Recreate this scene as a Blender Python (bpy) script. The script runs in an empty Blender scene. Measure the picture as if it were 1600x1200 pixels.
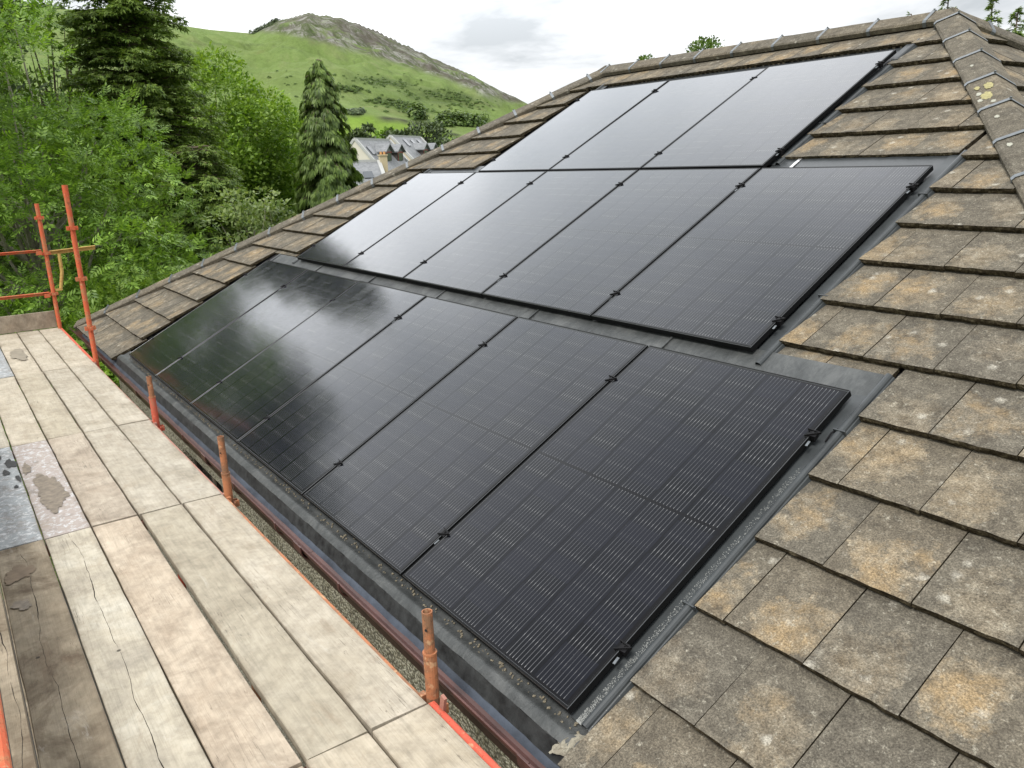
import bpy, math, random
import numpy as np
from mathutils import Matrix, Vector
rng = np.random.default_rng(7)
random.seed(7)
R = math.radians
scn = bpy.context.scene
col = scn.collection

# ------------------------------------------------------------------ camera
CAM = Vector((8.6122, -1.411, 1.7445))
right = Vector((0.5890075660717439, 0.8074571624403121, -0.03290923782245604)).normalized()
down = Vector((0.20007501870155547, -0.1851596969041628, -0.9621257056819169))
fwd = Vector((-0.7829687567213568, 0.5601150037859843, -0.27061246928406235)).normalized()
down = fwd.cross(right).normalized()
cam = bpy.data.cameras.new('camera'); co = bpy.data.objects.new('camera', cam); col.objects.link(co)
m3 = Matrix((right, -down, -fwd)).transposed()
co.matrix_world = Matrix.Translation(CAM) @ m3.to_4x4()
cam.sensor_width = 36; cam.lens = 1237.717 / 1600 * 36; cam.clip_start = 0.05; cam.clip_end = 9000
scn.camera = co

# ------------------------------------------------------------------ node helper
class N:
    def __init__(s, tree): s.t = tree; s.L = tree.links
    def n(s, typ, ins=None, **kw):
        nd = s.t.nodes.new(typ)
        for k, v in kw.items(): setattr(nd, k, v)
        for k, v in (ins or {}).items():
            sk = nd.inputs[k]
            if isinstance(v, bpy.types.NodeSocket): s.L.new(v, sk)
            else:
                if isinstance(v, (tuple, list)) and len(v) == 3 and sk.type == 'RGBA': v = (*v, 1)
                sk.default_value = v
        return nd
    def math(s, op, a, b=0.0, c=0.0, clamp=False):
        nd = s.n('ShaderNodeMath', {0: a, 1: b, 2: c}, operation=op, use_clamp=clamp); return nd.outputs[0]
    def noise(s, vec, scale, detail=4.0, rough=0.55, dist=0.0, out='Fac'):
        return s.n('ShaderNodeTexNoise', {'Vector': vec, 'Scale': scale, 'Detail': detail, 'Roughness': rough, 'Distortion': dist}).outputs[out]
    def ramp(s, f, stops):
        nd = s.n('ShaderNodeValToRGB', {'Fac': f}); e = nd.color_ramp.elements
        while len(e) < len(stops): e.new(0.5)
        for el, (p, c) in zip(e, stops):
            el.position = p; el.color = (c, c, c, 1) if isinstance(c, (int, float)) else (*c, 1)
        return nd.outputs[0]
    def mix(s, f, a, b, mode='MIX'):
        nd = s.n('ShaderNodeMix', data_type='RGBA', blend_type=mode)
        for i, v in ((0, f), (6, a), (7, b)):
            sk = nd.inputs[i]
            if isinstance(v, bpy.types.NodeSocket): s.L.new(v, sk)
            else: sk.default_value = (*v, 1) if isinstance(v, (tuple, list)) and len(v) == 3 else v
        return nd.outputs[2]
    def mapping(s, vec, scale=(1, 1, 1), loc=(0, 0, 0), rot=(0, 0, 0)):
        return s.n('ShaderNodeMapping', {'Vector': vec, 'Scale': scale, 'Location': loc, 'Rotation': rot}).outputs[0]
    def sep(s, v): return s.n('ShaderNodeSeparateXYZ', {0: v}).outputs
    def comb(s, x, y, z): return s.n('ShaderNodeCombineXYZ', {0: x, 1: y, 2: z}).outputs[0]
    def bump(s, h, strength=0.5, dist=0.01):
        return s.n('ShaderNodeBump', {'Height': h, 'Strength': strength, 'Distance': dist}).outputs[0]

def mat(name):
    m = bpy.data.materials.new(name); m.use_nodes = True; t = m.node_tree; t.nodes.clear()
    k = N(t); out = t.nodes.new('ShaderNodeOutputMaterial')
    def fin(color=(.5, .5, .5), rough=.8, normal=None, metal=0., spec=.5, **extra):
        ins = {'Base Color': color, 'Roughness': rough, 'Metallic': metal, 'Specular IOR Level': spec}
        if normal is not None: ins['Normal'] = normal
        ins.update(extra)
        p = k.n('ShaderNodeBsdfPrincipled', ins)
        t.links.new(p.outputs[0], out.inputs[0]); return p
    k.out = out
    return m, k, fin

# ------------------------------------------------------------------ world
w = bpy.data.worlds.new('World'); scn.world = w; w.use_nodes = True
k = N(w.node_tree); bg = w.node_tree.nodes['Background']
SUN_EL, SUN_AZ = 55.0, 292.0
sky = k.n('ShaderNodeTexSky', sky_type='NISHITA', sun_disc=False, sun_elevation=R(SUN_EL), sun_rotation=R(90 - SUN_AZ), air_density=1.0, dust_density=2.0)
d = k.n('ShaderNodeTexCoord').outputs['Generated']
s = k.sep(d)
zz = k.math('ADD', k.math('MAXIMUM', s[2], 0.0), 0.12)
cv = k.comb(k.math('DIVIDE', s[0], zz), k.math('DIVIDE', s[1], zz), 0.0)
n1 = k.noise(cv, 0.75, 6, .55, .3)
n2 = k.noise(k.mapping(cv, loc=(7, 3, 1)), 1.9, 5, .5)
grey = k.math('MULTIPLY', k.ramp(n1, [(.44, 0), (.64, 1)]), k.ramp(n2, [(.30, .35), (.55, 1.)]))
cl = k.mix(grey, (1.12, 1.13, 1.15), (.60, .63, .655))
# thinner, brighter cloud low in the west north west, where the hidden sun shows through
lb = (math.cos(R(156)) * math.cos(R(32)), math.sin(R(156)) * math.cos(R(32)), math.sin(R(32)))
dt = k.n('ShaderNodeVectorMath', {0: d, 1: lb}, operation='DOT_PRODUCT').outputs['Value']
lobe = k.ramp(dt, [(.50, 0), (.76, .16), (.90, .66), (1., 1)])
lobe = k.math('MULTIPLY', lobe, k.ramp(s[2], [(.04, .05), (.12, .10), (.36, 1)]))
br = k.math('MULTIPLY_ADD', lobe, 21., 9.6)
cl = k.mix(1.0, cl, k.comb(br, br, br), 'MULTIPLY')
final = k.mix(0.92, sky.outputs[0], cl)
w.node_tree.links.new(final, bg.inputs[0]); bg.inputs[1].default_value = 0.1

sun = bpy.data.lights.new('sun', 'SUN'); sun.energy = 3.0; sun.angle = R(20); sun.color = (1, .96, .9)
so = bpy.data.objects.new('sun', sun); col.objects.link(so)
sd = Vector((math.cos(R(SUN_AZ)) * math.cos(R(SUN_EL)), math.sin(R(SUN_AZ)) * math.cos(R(SUN_EL)), math.sin(R(SUN_EL))))
so.rotation_euler = sd.to_track_quat('Z', 'Y').to_euler()
vs = scn.view_settings; vs.view_transform = 'Standard'; vs.look = 'None'; vs.exposure = .15; vs.gamma = 1
try: vs.use_curve_mapping = False
except Exception: pass
scn.render.engine = 'CYCLES'
scn.cycles.max_bounces = 6; scn.cycles.transparent_max_bounces = 8

# ------------------------------------------------------------------ object helpers
WM = {}
def thing(name, label, cat, loc=(0, 0, 0), group=None):
    o = bpy.data.objects.new(name, None); col.objects.link(o); o.empty_display_size = .2
    M = Matrix.Translation(Vector(loc)); o.matrix_basis = M; WM[o.name] = M
    o['label'] = label; o['category'] = cat
    if group: o['group'] = group
    return o
def link(me, name, parent=None, M=None, label=None, cat=None, group=None, kind=None):
    o = bpy.data.objects.new(name, me); col.objects.link(o)
    M = M if M is not None else Matrix.Identity(4)
    if parent is not None:
        o.parent = parent; o.matrix_basis = WM[parent.name].inverted() @ M
    else: o.matrix_basis = M
    WM[o.name] = M.copy()
    if label: o['label'] = label
    if cat: o['category'] = cat
    if group: o['group'] = group
    if kind: o['kind'] = kind
    return o
def mk(name, verts, faces, mats, midx=None, smooth=False):
    me = bpy.data.meshes.new(name); me.from_pydata([tuple(v) for v in verts], [], faces)
    for m_ in (mats if isinstance(mats, (list, tuple)) else [mats]): me.materials.append(m_)
    if midx is not None: me.polygons.foreach_set('material_index', midx)
    if smooth: me.polygons.foreach_set('use_smooth', [True] * len(faces))
    me.update(); return me
def mkquads(name, V, m_, n=4):
    """V: (k, n, 3) array of separate polygons"""
    kf = V.shape[0]; me = bpy.data.meshes.new(name)
    me.vertices.add(kf * n); me.vertices.foreach_set('co', V.reshape(-1).astype(np.float32))
    me.loops.add(kf * n); me.loops.foreach_set('vertex_index', np.arange(kf * n, dtype=np.int32))
    me.polygons.add(kf); me.polygons.foreach_set('loop_start', np.arange(0, kf * n, n, dtype=np.int32))
    me.polygons.foreach_set('loop_total', np.full(kf, n, dtype=np.int32))
    me.materials.append(m_); me.update(calc_edges=True); return me
class MB:
    def __init__(s): s.v = []; s.f = []; s.m = []
    def add(s, v, f, mi=0):
        b = len(s.v); s.v += [tuple(x) for x in v]; s.f += [tuple(i + b for i in q) for q in f]; s.m += [mi] * len(f); return s
    def box(s, a, b, mi=0, M=None):
        (x0, y0, z0), (x1, y1, z1) = a, b
        v = [(x0, y0, z0), (x1, y0, z0), (x1, y1, z0), (x0, y1, z0), (x0, y0, z1), (x1, y0, z1), (x1, y1, z1), (x0, y1, z1)]
        if M is not None: v = [M @ Vector(p) for p in v]
        return s.add(v, [(0, 3, 2, 1), (4, 5, 6, 7), (0, 1, 5, 4), (1, 2, 6, 5), (2, 3, 7, 6), (3, 0, 4, 7)], mi)
    def tube(s, pts, rad, seg=12, cap=True, mi=0, inner=None):
        pts = [Vector(p) for p in pts]; rad = rad if isinstance(rad, (list, tuple)) else [rad] * len(pts)
        rings = []
        for i, p in enumerate(pts):
            t = (pts[min(i + 1, len(pts) - 1)] - pts[max(i - 1, 0)]).normalized()
            a = t.cross(Vector((0, 0, 1)) if abs(t.z) < .9 else Vector((1, 0, 0))).normalized(); b = t.cross(a)
            rings.append([p + (a * math.cos(6.28318 * j / seg) + b * math.sin(6.28318 * j / seg)) * rad[i] for j in range(seg)])
        v = [q for r_ in rings for q in r_]; f = []
        for i in range(len(pts) - 1):
            for j in range(seg):
                f.append((i * seg + j, i * seg + (j + 1) % seg, (i + 1) * seg + (j + 1) % seg, (i + 1) * seg + j))
        if cap: f.append(tuple(range(seg))[::-1]); f.append(tuple((len(pts) - 1) * seg + j for j in range(seg)))
        return s.add(v, f, mi)
    def extrude(s, prof, A, B, closed=True, mi=0):
        """prof: list of 3D offset vectors, swept from A to B"""
        n = len(prof); v = [Vector(A) + Vector(p) for p in prof] + [Vector(B) + Vector(p) for p in prof]
        f = [(i, (i + 1) % n, n + (i + 1) % n, n + i) for i in range(n if closed else n - 1)]
        if closed: f += [tuple(range(n))[::-1], tuple(range(n, 2 * n))]
        return s.add(v, f, mi)
    def mesh(s, name, mats, smooth=False): return mk(name, s.v, s.f, mats, s.m, smooth)

# ------------------------------------------------------------------ frames of the roof
P1 = 0.4794
U = Vector((1, 0, 0)); V = Vector((0, math.cos(P1), math.sin(P1))); NN = Vector((0, -math.sin(P1), math.cos(P1)))
def fr(a, b, c, o=(0, 0, 0)):
    M = Matrix((a, b, c)).transposed().to_4x4(); M.translation = Vector(o); return M
MS = fr(U, V, NN)                          # main slope: local (u, v, off)
P2 = math.atan(math.tan(P1) / .75)
KR = Vector((9.32, -.107, -.106)); KL = Vector((-2.76, -.107, -.106)); YR = 5.33
XAR, XAL = 5.25, 1.29
UE = Vector((0, 1, 0)); VE = Vector((-math.cos(P2), 0, math.sin(P2))); NE = UE.cross(VE)
ME = fr(UE, VE, NE, KR)
UL = Vector((0, -1, 0)); VL = Vector((math.cos(P2), 0, math.sin(P2))); NL = UL.cross(VL)
YB = 2 * YR + .107
ML = fr(UL, VL, NL, (KL.x, YB, KL.z))
UB = Vector((-1, 0, 0)); VB = Vector((0, -math.cos(P1), math.sin(P1))); NB = UB.cross(VB)
MBk = fr(UB, VB, NB, (KR.x, YB, KR.z))

# ------------------------------------------------------------------ materials
def obj_coord(k): return k.n('ShaderNodeTexCoord').outputs['Object']
def rnd_offset(k, vec, amt=40.0):
    r = k.n('ShaderNodeObjectInfo').outputs['Random']
    o = k.comb(k.math('MULTIPLY', r, amt), k.math('MULTIPLY', r, amt * 1.7), k.math('MULTIPLY', r, amt * .6))
    return k.n('ShaderNodeVectorMath', {0: vec, 1: o}, operation='ADD').outputs[0], r

def tile_mat(name, warm=1.0):
    m_, k, fin = mat(name)
    c = obj_coord(k); v, r = rnd_offset(k, c)
    big = k.noise(v, 4.2, 5, .65, .4); mid = k.noise(v, 15, 6, .72, .2); fine = k.noise(v, 160, 3, .8)
    col_ = k.ramp(mid, [(.28, (.060, .053, .042)), (.44, (.128, .114, .09)), (.6, (.20, .18, .142)), (.78, (.33, .305, .245))])
    tint = k.ramp(r, [(0, (.86, .86, .86)), (.5, (1, .98, .94)), (1, (1.12, 1.05, .95))])
    col_ = k.mix(1, col_, tint, 'MULTIPLY')
    n3 = k.noise(k.mapping(v, loc=(3, 5, 2)), 9, 6, .75, .6)
    tx, ty, tz = k.sep(c)
    cxr = k.math('MULTIPLY', k.math('SUBTRACT', k.math('FRACT', k.math('MULTIPLY', r, 13.7)), .5), .16); cyr = k.math('MULTIPLY_ADD', k.math('FRACT', k.math('MULTIPLY', r, 29.3)), .16, .06)
    dxx = k.math('DIVIDE', k.math('SUBTRACT', tx, cxr), .13); dyy = k.math('DIVIDE', k.math('SUBTRACT', ty, cyr), .15)
    rad = k.math('SQRT', k.math('ADD', k.math('MULTIPLY', dxx, dxx), k.math('MULTIPLY', dyy, dyy)))
    rad = k.math('ADD', rad, k.math('MULTIPLY', k.math('SUBTRACT', k.noise(v, 7, 5, .75), .5), 3.4))
    cen = k.ramp(rad, [(.25, 1), (1.05, .0)])
    col_ = k.mix(k.ramp(rad, [(.75, 0), (1.5, .5)]), col_, (.085, .078, .064))
    lm = k.math('MULTIPLY', k.ramp(big, [(.40, 0.25), (.52, 1)]), k.math('MULTIPLY', k.ramp(n3, [(.36, .15), (.55, 1)]), cen))
    col_ = k.mix(k.math('MULTIPLY', lm, k.math('MULTIPLY', k.ramp(k.math('FRACT', k.math('MULTIPLY', r, 7.31)), [(.2, .10), (.85, .66)]), warm)), col_, (.31, .22, .115))
    # pale lichen spots
    vo = k.n('ShaderNodeTexVoronoi', {'Vector': k.n('ShaderNodeVectorMath', {0: v, 1: k.n('ShaderNodeTexNoise', {'Vector': v, 'Scale': 30., 'Detail': 3.}).outputs['Color']}, operation='MULTIPLY_ADD').outputs[0] if False else v, 'Scale': 13.}, feature='F1')
    dist = k.math('ADD', vo.outputs['Distance'], k.math('MULTIPLY', k.math('SUBTRACT', k.noise(v, 55, 3, .7), .5), .5))
    pick = k.ramp(k.sep(vo.outputs['Color'])[0], [(.80, 0), (.83, 1)])
    sp = k.math('MULTIPLY', k.ramp(dist, [(.10, 1), (.30, 0)]), pick)
    col_ = k.mix(k.math('MULTIPLY', sp, .62), col_, (.42, .40, .34))
    g4 = k.noise(k.mapping(v, loc=(6, 6, 1)), 42, 5, .8, .3)
    col_ = k.mix(k.ramp(g4, [(.57, 0), (.68, .55)]), col_, (.40, .38, .31))
    col_ = k.mix(k.ramp(g4, [(.30, .6), (.42, 0)]), col_, (.045, .04, .033))
    gr = k.ramp(fine, [(.30, .42), (.5, 1.0), (.70, 1.75)])
    col_ = k.mix(1, col_, gr, 'MULTIPLY')
    sb = k.noise(k.mapping(v, loc=(1, 9, 4)), 7, 6, .7, 1)
    col_ = k.mix(k.ramp(sb, [(.60, 0), (.72, .6)]), col_, (.06, .05, .038))
    h = k.math('ADD', k.math('MULTIPLY', fine, .5), mid)
    fin(col_, .95, k.bump(h, .9, .004), spec=.2)
    return m_
M_tile = tile_mat('weathered_concrete')
def simple(name, c, rough=.6, metal=0., ns=20., var=.25, bump=.0, spec=.5):
    m_, k, fin = mat(name); o = obj_coord(k)
    n_ = k.noise(o, ns, 5, .65)
    cc = k.mix(1, c, k.ramp(n_, [(.3, 1 - var), (.7, 1 + var)]), 'MULTIPLY')
    fin(cc, rough, k.bump(n_, bump, .01) if bump else None, metal=metal, spec=spec); return m_
def moss():
    m_, k, fin = mat('mossy_edge'); v, r = rnd_offset(k, obj_coord(k))
    a = k.noise(v, 45, 5, .75); c = k.ramp(a, [(.32, (.022, .017, .011)), (.5, (.060, .048, .030)), (.62, (.13, .11, .07)), (.74, (.26, .235, .175))])
    fin(c, 1, k.bump(a, 1, .02), spec=.1); return m_
M_moss = moss()
M_ridge = tile_mat('weathered_ridge_concrete', .45)
M_under = simple('roof_underlay', (.012, .012, .013), .9)
M_tray = simple('dark_tray_plastic', (.035, .04, .043), .38, 0, 60, .2)
M_wing = simple('flashing_grey', (.040, .046, .049), .5, .0, 7, .3)
def lead():
    m_, k, fin = mat('weathered_lead'); o = obj_coord(k)
    a = k.noise(o, 5, 6, .7, .6); b = k.noise(k.mapping(o, scale=(9, 3, 3)), 3, 6, .75, .8)
    c = k.ramp(k.math('ADD', k.math('MULTIPLY', a, .6), k.math('MULTIPLY', b, .4)), [(.30, (.026, .029, .03)), (.48, (.062, .067, .067)), (.64, (.115, .12, .118)), (.78, (.30, .30, .285))])
    fin(c, .5, k.bump(k.math('ADD', a, b), .5, .008), metal=.35); return m_
M_lead = lead()
M_leadd = simple('dark_lead', (.035, .038, .038), .5, .3, 14, .7, .3)  # darker lead tone for the steep face below the apron fold
M_skirt = simple('blue_grey_felt', (.05, .062, .082), .55, 0, 6, .45, .3)
M_gutter = simple('brown_gutter_plastic', (.075, .030, .024), .42, 0, 7, .35, .05)
M_clip = simple('galvanised_clip', (.15, .165, .175), .45, .6, 20, .2)
M_render = None
def render_mat():
    m_, k, fin = mat('pebble_dash'); o = obj_coord(k)
    v = k.n('ShaderNodeTexVoronoi', {'Vector': o, 'Scale': 75.})
    a = k.noise(o, 3, 4, .6)
    c = k.mix(k.sep(v.outputs['Color'])[0], (.42, .38, .29), (.80, .76, .64))
    c = k.mix(1, c, k.ramp(a, [(.3, .75), (.7, 1.1)]), 'MULTIPLY')
    c = k.mix(k.ramp(v.outputs['Distance'], [(.40, 0), (.65, .75)]), c, (.09, .08, .06))
    fin(c, .95, k.bump(k.math('SUBTRACT', 1, v.outputs['Distance']), 1, .01)); return m_
M_render = render_mat()
M_black = simple('black_frame', (.007, .0075, .008), .6, 0, 30, .1, spec=.12)
M_edge = simple('anodised_frame', (.13, .135, .14), .3, .8, 30, .1)
M_clamp = simple('black_clamp', (.006, .006, .007), .6, 0, spec=.2)
M_silver = simple('bare_aluminium', (.6, .6, .6), .35, .8)

def pv():
    m_, k, fin = mat('solar_cells_under_glass'); o = obj_coord(k); x, y, _ = k.sep(o)
    CW = .1817; CH = .0922
    fx = k.math('FRACT', k.math('DIVIDE', k.math('SUBTRACT', x, .0219), CW))
    ye = k.math('ABSOLUTE', k.math('SUBTRACT', y, .861)); yc = k.math('SUBTRACT', ye, .008)
    fy = k.math('FRACT', k.math('DIVIDE', yc, CH))
    def edge(f, w_): return k.math('LESS_THAN', k.math('MINIMUM', f, k.math('SUBTRACT', 1, f)), w_)
    gapx = edge(fx, .013); gapy = edge(fy, .012)
    mid = k.math('LESS_THAN', ye, .007)
    bx = k.math('FRACT', k.math('ADD', k.math('DIVIDE', k.math('SUBTRACT', x, .0219), CW / 10), .5))
    bus = k.math('LESS_THAN', k.math('ABSOLUTE', k.math('SUBTRACT', bx, .5)), .06)
    out = k.math('ADD', k.math('LESS_THAN', x, .021), k.math('GREATER_THAN', x, 1.1135), clamp=True)
    out = k.math('ADD', out, k.math('GREATER_THAN', ye, .841), clamp=True)
    ci = k.comb(k.math('FLOOR', k.math('DIVIDE', k.math('SUBTRACT', x, .0219), CW)), k.math('FLOOR', k.math('DIVIDE', y, CH)), 0.)
    rr = k.n('ShaderNodeTexWhiteNoise', {'Vector': ci}, noise_dimensions='3D').outputs['Value']
    cell = k.mix(rr, (.0035, .0042, .006), (.008, .009, .014))
    near = k.math('POWER', k.math('ABSOLUTE', k.math('SUBTRACT', k.math('MULTIPLY', fy, 2), 1)), 8.)
    bc = k.mix(near, (.10, .103, .11), (.30, .305, .31))
    bc = k.mix(k.math('MULTIPLY', rr, .75), bc, (.03, .032, .038))
    c = k.mix(bus, cell, bc)
    c = k.mix(k.math('ADD', gapx, k.math('ADD', mid, out), clamp=True), c, (.004, .004, .005))
    c = k.mix(k.math('MULTIPLY', gapy, .3), c, (.003, .003, .004))
    smr = k.math('MULTIPLY', k.ramp(k.noise(k.mapping(o, rot=(0, 0, .9), scale=(9, 1.3, 1)), 3, 4, .7, .4), [(.62, 0), (.72, 1)]), k.ramp(k.noise(o, 1.7, 2), [(.52, 0), (.62, 1)]))
    c = k.mix(k.math('MULTIPLY', smr, .05), c, (.5, .5, .5))
    dust = k.noise(o, 9, 6, .7)
    sm = k.ramp(k.noise(k.mapping(o, scale=(3, 1, 1), rot=(0, 0, .5)), 6, 6, .75, .5), [(.55, 0), (.8, .02)])
    c = k.mix(sm, c, (.3, .3, .3))
    spk = k.ramp(k.n('ShaderNodeTexVoronoi', {'Vector': k.mapping(o, loc=(2, 3, 0)), 'Scale': 16.}).outputs['Distance'], [(.0, .5), (.02, .5), (.03, 0)])
    c = k.mix(k.math('MULTIPLY', spk, .25), c, (.4, .4, .38))
    nb = k.bump(k.noise(o, 2.2, 3, .5), .06, .02)
    base = k.n('ShaderNodeBsdfDiffuse', {'Color': c})
    # anti-reflective coated glass: almost no mirror seen square on, a strong one at a glancing angle
    fac = k.n('ShaderNodeLayerWeight', {'Blend': .5}).outputs['Facing']
    fr_ = k.math('MULTIPLY_ADD', k.math('POWER', fac, 4.1), .97, .008)
    gl = k.n('ShaderNodeBsdfGlossy', {'Color': (.97, .985, 1., 1), 'Roughness': k.ramp(dust, [(.3, .085), (.7, .15)]), 'Normal': nb})
    mx = k.n('ShaderNodeMixShader', {0: fr_, 1: base.outputs[0], 2: gl.outputs[0]})
    m_.node_tree.links.new(mx.outputs[0], k.out.inputs[0]); return m_
M_pv = pv()

def wood(name, a, b, cmid, stain=0., paint=None, crack=False, green=0.):
    m_, k, fin = mat(name); o = obj_coord(k); v, r = rnd_offset(k, o)
    g1 = k.noise(k.mapping(v, scale=(1.2, 15, 4)), 3, 6, .6, .5)
    g2 = k.noise(k.mapping(v, scale=(2.5, 70, 5)), 3, 4, .6, .3)
    bl = k.noise(v, 3.2, 6, .65, .5); blf = k.noise(v, 17, 5, .7, .3)
    c = k.ramp(bl, [(.3, a), (.5, cmid), (.72, b)])
    c = k.mix(.38, c, k.ramp(g1, [(.25, .62), (.5, 1.), (.8, 1.25)]), 'MULTIPLY')
    c = k.mix(.3, c, k.ramp(g2, [(.3, .6), (.55, 1.08)]), 'MULTIPLY')
    c = k.mix(.75, c, k.ramp(blf, [(.3, .72), (.55, 1.05), (.75, 1.18)]), 'MULTIPLY')
    c = k.mix(1, c, k.ramp(r, [(0, (.88, .88, .87)), (1, (1.06, 1.03, .98))]), 'MULTIPLY')
    x, y, z = k.sep(o)
    # fine end-shake cracks following the grain
    wv = k.noise(k.mapping(v, scale=(1, 30, 4)), 1.6, 3, .5, .2)
    fc = k.math('MULTIPLY', k.ramp(k.math('ABSOLUTE', k.math('SUBTRACT', wv, .5)), [(.0, 1), (.006, .0)]), k.ramp(k.noise(v, 1.7, 2), [(.5, 0), (.6, .8)]))
    c = k.mix(fc, c, (.07, .055, .04))
    if stain:
        sn = k.noise(k.mapping(v, loc=(4, 4, 4)), 3.5, 6, .7, .6)
        c = k.mix(k.ramp(sn, [(.52, 0), (.66, stain)]), c, (.10, .07, .045))
    if paint:
        pn = k.noise(v, 11, 7, .75, .5)
        c = k.mix(k.ramp(pn, [(.36, .1), (.5, .85)]), c, paint)
        ps = k.noise(k.mapping(v, loc=(2, 8, 3)), 26, 5, .8, .3)
        c = k.mix(k.ramp(ps, [(.52, 0), (.60, .8)]), c, (.62, .64, .65))
        pd = k.noise(k.mapping(v, loc=(9, 2, 3)), 8, 6, .8, .8)
        c = k.mix(k.ramp(pd, [(.55, 0), (.66, .6)]), c, (.17, .15, .13))
    if crack:
        cy = k.math('SUBTRACT', k.math('MULTIPLY', k.noise(k.comb(x, k.math('MULTIPLY', r, 9.), 0.), .8, 5, .5), .20), .10)
        dd = k.math('ABSOLUTE', k.math('SUBTRACT', y, cy))
        wd = k.math('MULTIPLY', k.math('SUBTRACT', k.noise(k.comb(x, 4., 0.), 3., 4), .40), .010)
        c = k.mix(k.math('LESS_THAN', dd, wd), c, (.02, .015, .01))
    c = k.mix(1, c, (.86, .855, .86), 'MULTIPLY')
    ed = k.math('MULTIPLY', k.ramp(k.math('ABSOLUTE', y), [(.085, 0), (.113, 1)]), k.ramp(k.noise(v, 6, 5, .7), [(.4, .0), (.65, .6)]))
    c = k.mix(ed, c, (.16, .125, .09))
    dr_ = k.noise(k.mapping(v, loc=(5, 1, 7), scale=(1, 2.2, 1)), 2.6, 8, .78, 1.1)
    c = k.mix(k.ramp(dr_, [(.56, 0), (.70, .42)]), c, (.25, .19, .13))
    c = k.mix(k.ramp(dr_, [(.28, .35), (.40, 0)]), c, (.60, .58, .52))
    kn = k.n('ShaderNodeTexVoronoi', {'Vector': k.mapping(v, scale=(1, 1, 0)), 'Scale': 3.2})
    c = k.mix(k.math('MULTIPLY', k.ramp(kn.outputs['Distance'], [(.0, 1), (.022, 1), (.03, 0)]), .85), c, (.03, .025, .02))
    h = k.math('ADD', g1, k.math('MULTIPLY', g2, .6))
    fin(c, .85, k.bump(h, .35, .004), spec=.25); return m_
W_pale = wood('pale_scaffold_wood', (.38, .34, .265), (.57, .53, .445), (.475, .435, .355), green=.1)
W_grey = wood('greyed_scaffold_wood', (.35, .315, .245), (.52, .48, .39), (.44, .40, .315))
W_warm = wood('warm_scaffold_wood', (.40, .335, .26), (.58, .515, .42), (.49, .425, .34), .3)
W_split = wood('split_pale_wood', (.36, .335, .28), (.60, .58, .50), (.49, .455, .37), .25, crack=True)
W_dark = wood('dark_split_wood', (.17, .14, .10), (.42, .37, .29), (.29, .25, .185), .75, crack=True)
W_blue = wood('blue_grey_painted_wood', (.2, .2, .19), (.4, .4, .4), (.3, .3, .3), .0, paint=(.33, .36, .37))
W_pink = wood('dusty_painted_wood', (.3, .27, .24), (.48, .44, .4), (.4, .36, .32), .0, paint=(.40, .355, .325))
def rust(name, a, b, amt):
    m_, k, fin = mat(name); v, r = rnd_offset(k, obj_coord(k))
    n_ = k.noise(v, 9, 7, .75, .3); f = k.noise(v, 60, 4, .8)
    c = k.mix(k.ramp(n_, [(.5 - amt, 0), (.62 - amt, 1)]), a, b)
    c = k.mix(k.ramp(f, [(.58, 0), (.7, .8)]), c, (.09, .04, .022))
    c = k.mix(k.ramp(k.noise(v, 25, 3), [(.62, 0), (.7, .5)]), c, (.6, .42, .25))
    fin(c, .75, k.bump(f, .5, .003), spec=.3); return m_
R_orange = rust('orange_painted_steel', (.60, .125, .055), (.46, .19, .09), .03)
R_rusty = rust('rusty_steel', (.40, .16, .075), (.22, .12, .07), .04)
R_red = rust('red_painted_steel', (.56, .10, .06), (.42, .15, .09), .0)
R_dull = rust('dull_pink_steel', (.36, .17, .13), (.30, .22, .18), .0)
R_yel = rust('yellowed_steel', (.52, .34, .11), (.42, .2, .06), -.02)

def leafmat(name, c1, c2, trans=.35, rough=.5):
    m_, k, fin = mat(name)
    r = k.n('ShaderNodeNewGeometry').outputs['Random Per Island']
    p = k.noise(k.n('ShaderNodeTexCoord').outputs['Object'], .9, 3)
    c = k.mix(r, c1, c2); c = k.mix(1, c, k.ramp(p, [(.35, .72), (.65, 1.2)]), 'MULTIPLY')
    pr = k.n('ShaderNodeBsdfPrincipled', {'Base Color': c, 'Roughness': rough, 'Specular IOR Level': .35})
    tr = k.n('ShaderNodeBsdfTranslucent', {'Color': k.mix(1, c, (1.3, 1.35, .55), 'MULTIPLY')})
    mx = k.n('ShaderNodeMixShader', {0: trans, 1: pr.outputs[0], 2: tr.outputs[0]})
    m_.node_tree.links.new(mx.outputs[0], k.out.inputs[0]); return m_
L_ash = leafmat('ash_leaves', (.08, .165, .020), (.25, .40, .065), .32)
L_bright = leafmat('fresh_leaves', (.11, .21, .024), (.29, .43, .07), .34)
L_dark = leafmat('dark_leaves', (.05, .10, .022), (.14, .21, .045), .25)
L_spruce = leafmat('spruce_needles', (.08, .145, .030), (.24, .34, .07), .25)
L_weep = leafmat('weeping_needles', (.06, .11, .024), (.22, .32, .075), .18)
L_white = leafmat('pale_whitebeam_leaves', (.13, .20, .06), (.30, .37, .16), .35)
L_far = leafmat('distant_leaves', (.05, .08, .034), (.11, .15, .06), .1)
M_bark = simple('bark', (.11, .085, .06), .95, 0, 9, .4, .6)
M_barkpale = simple('pale_bark', (.27, .25, .2), .9, 0, 9, .35, .4)

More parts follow.
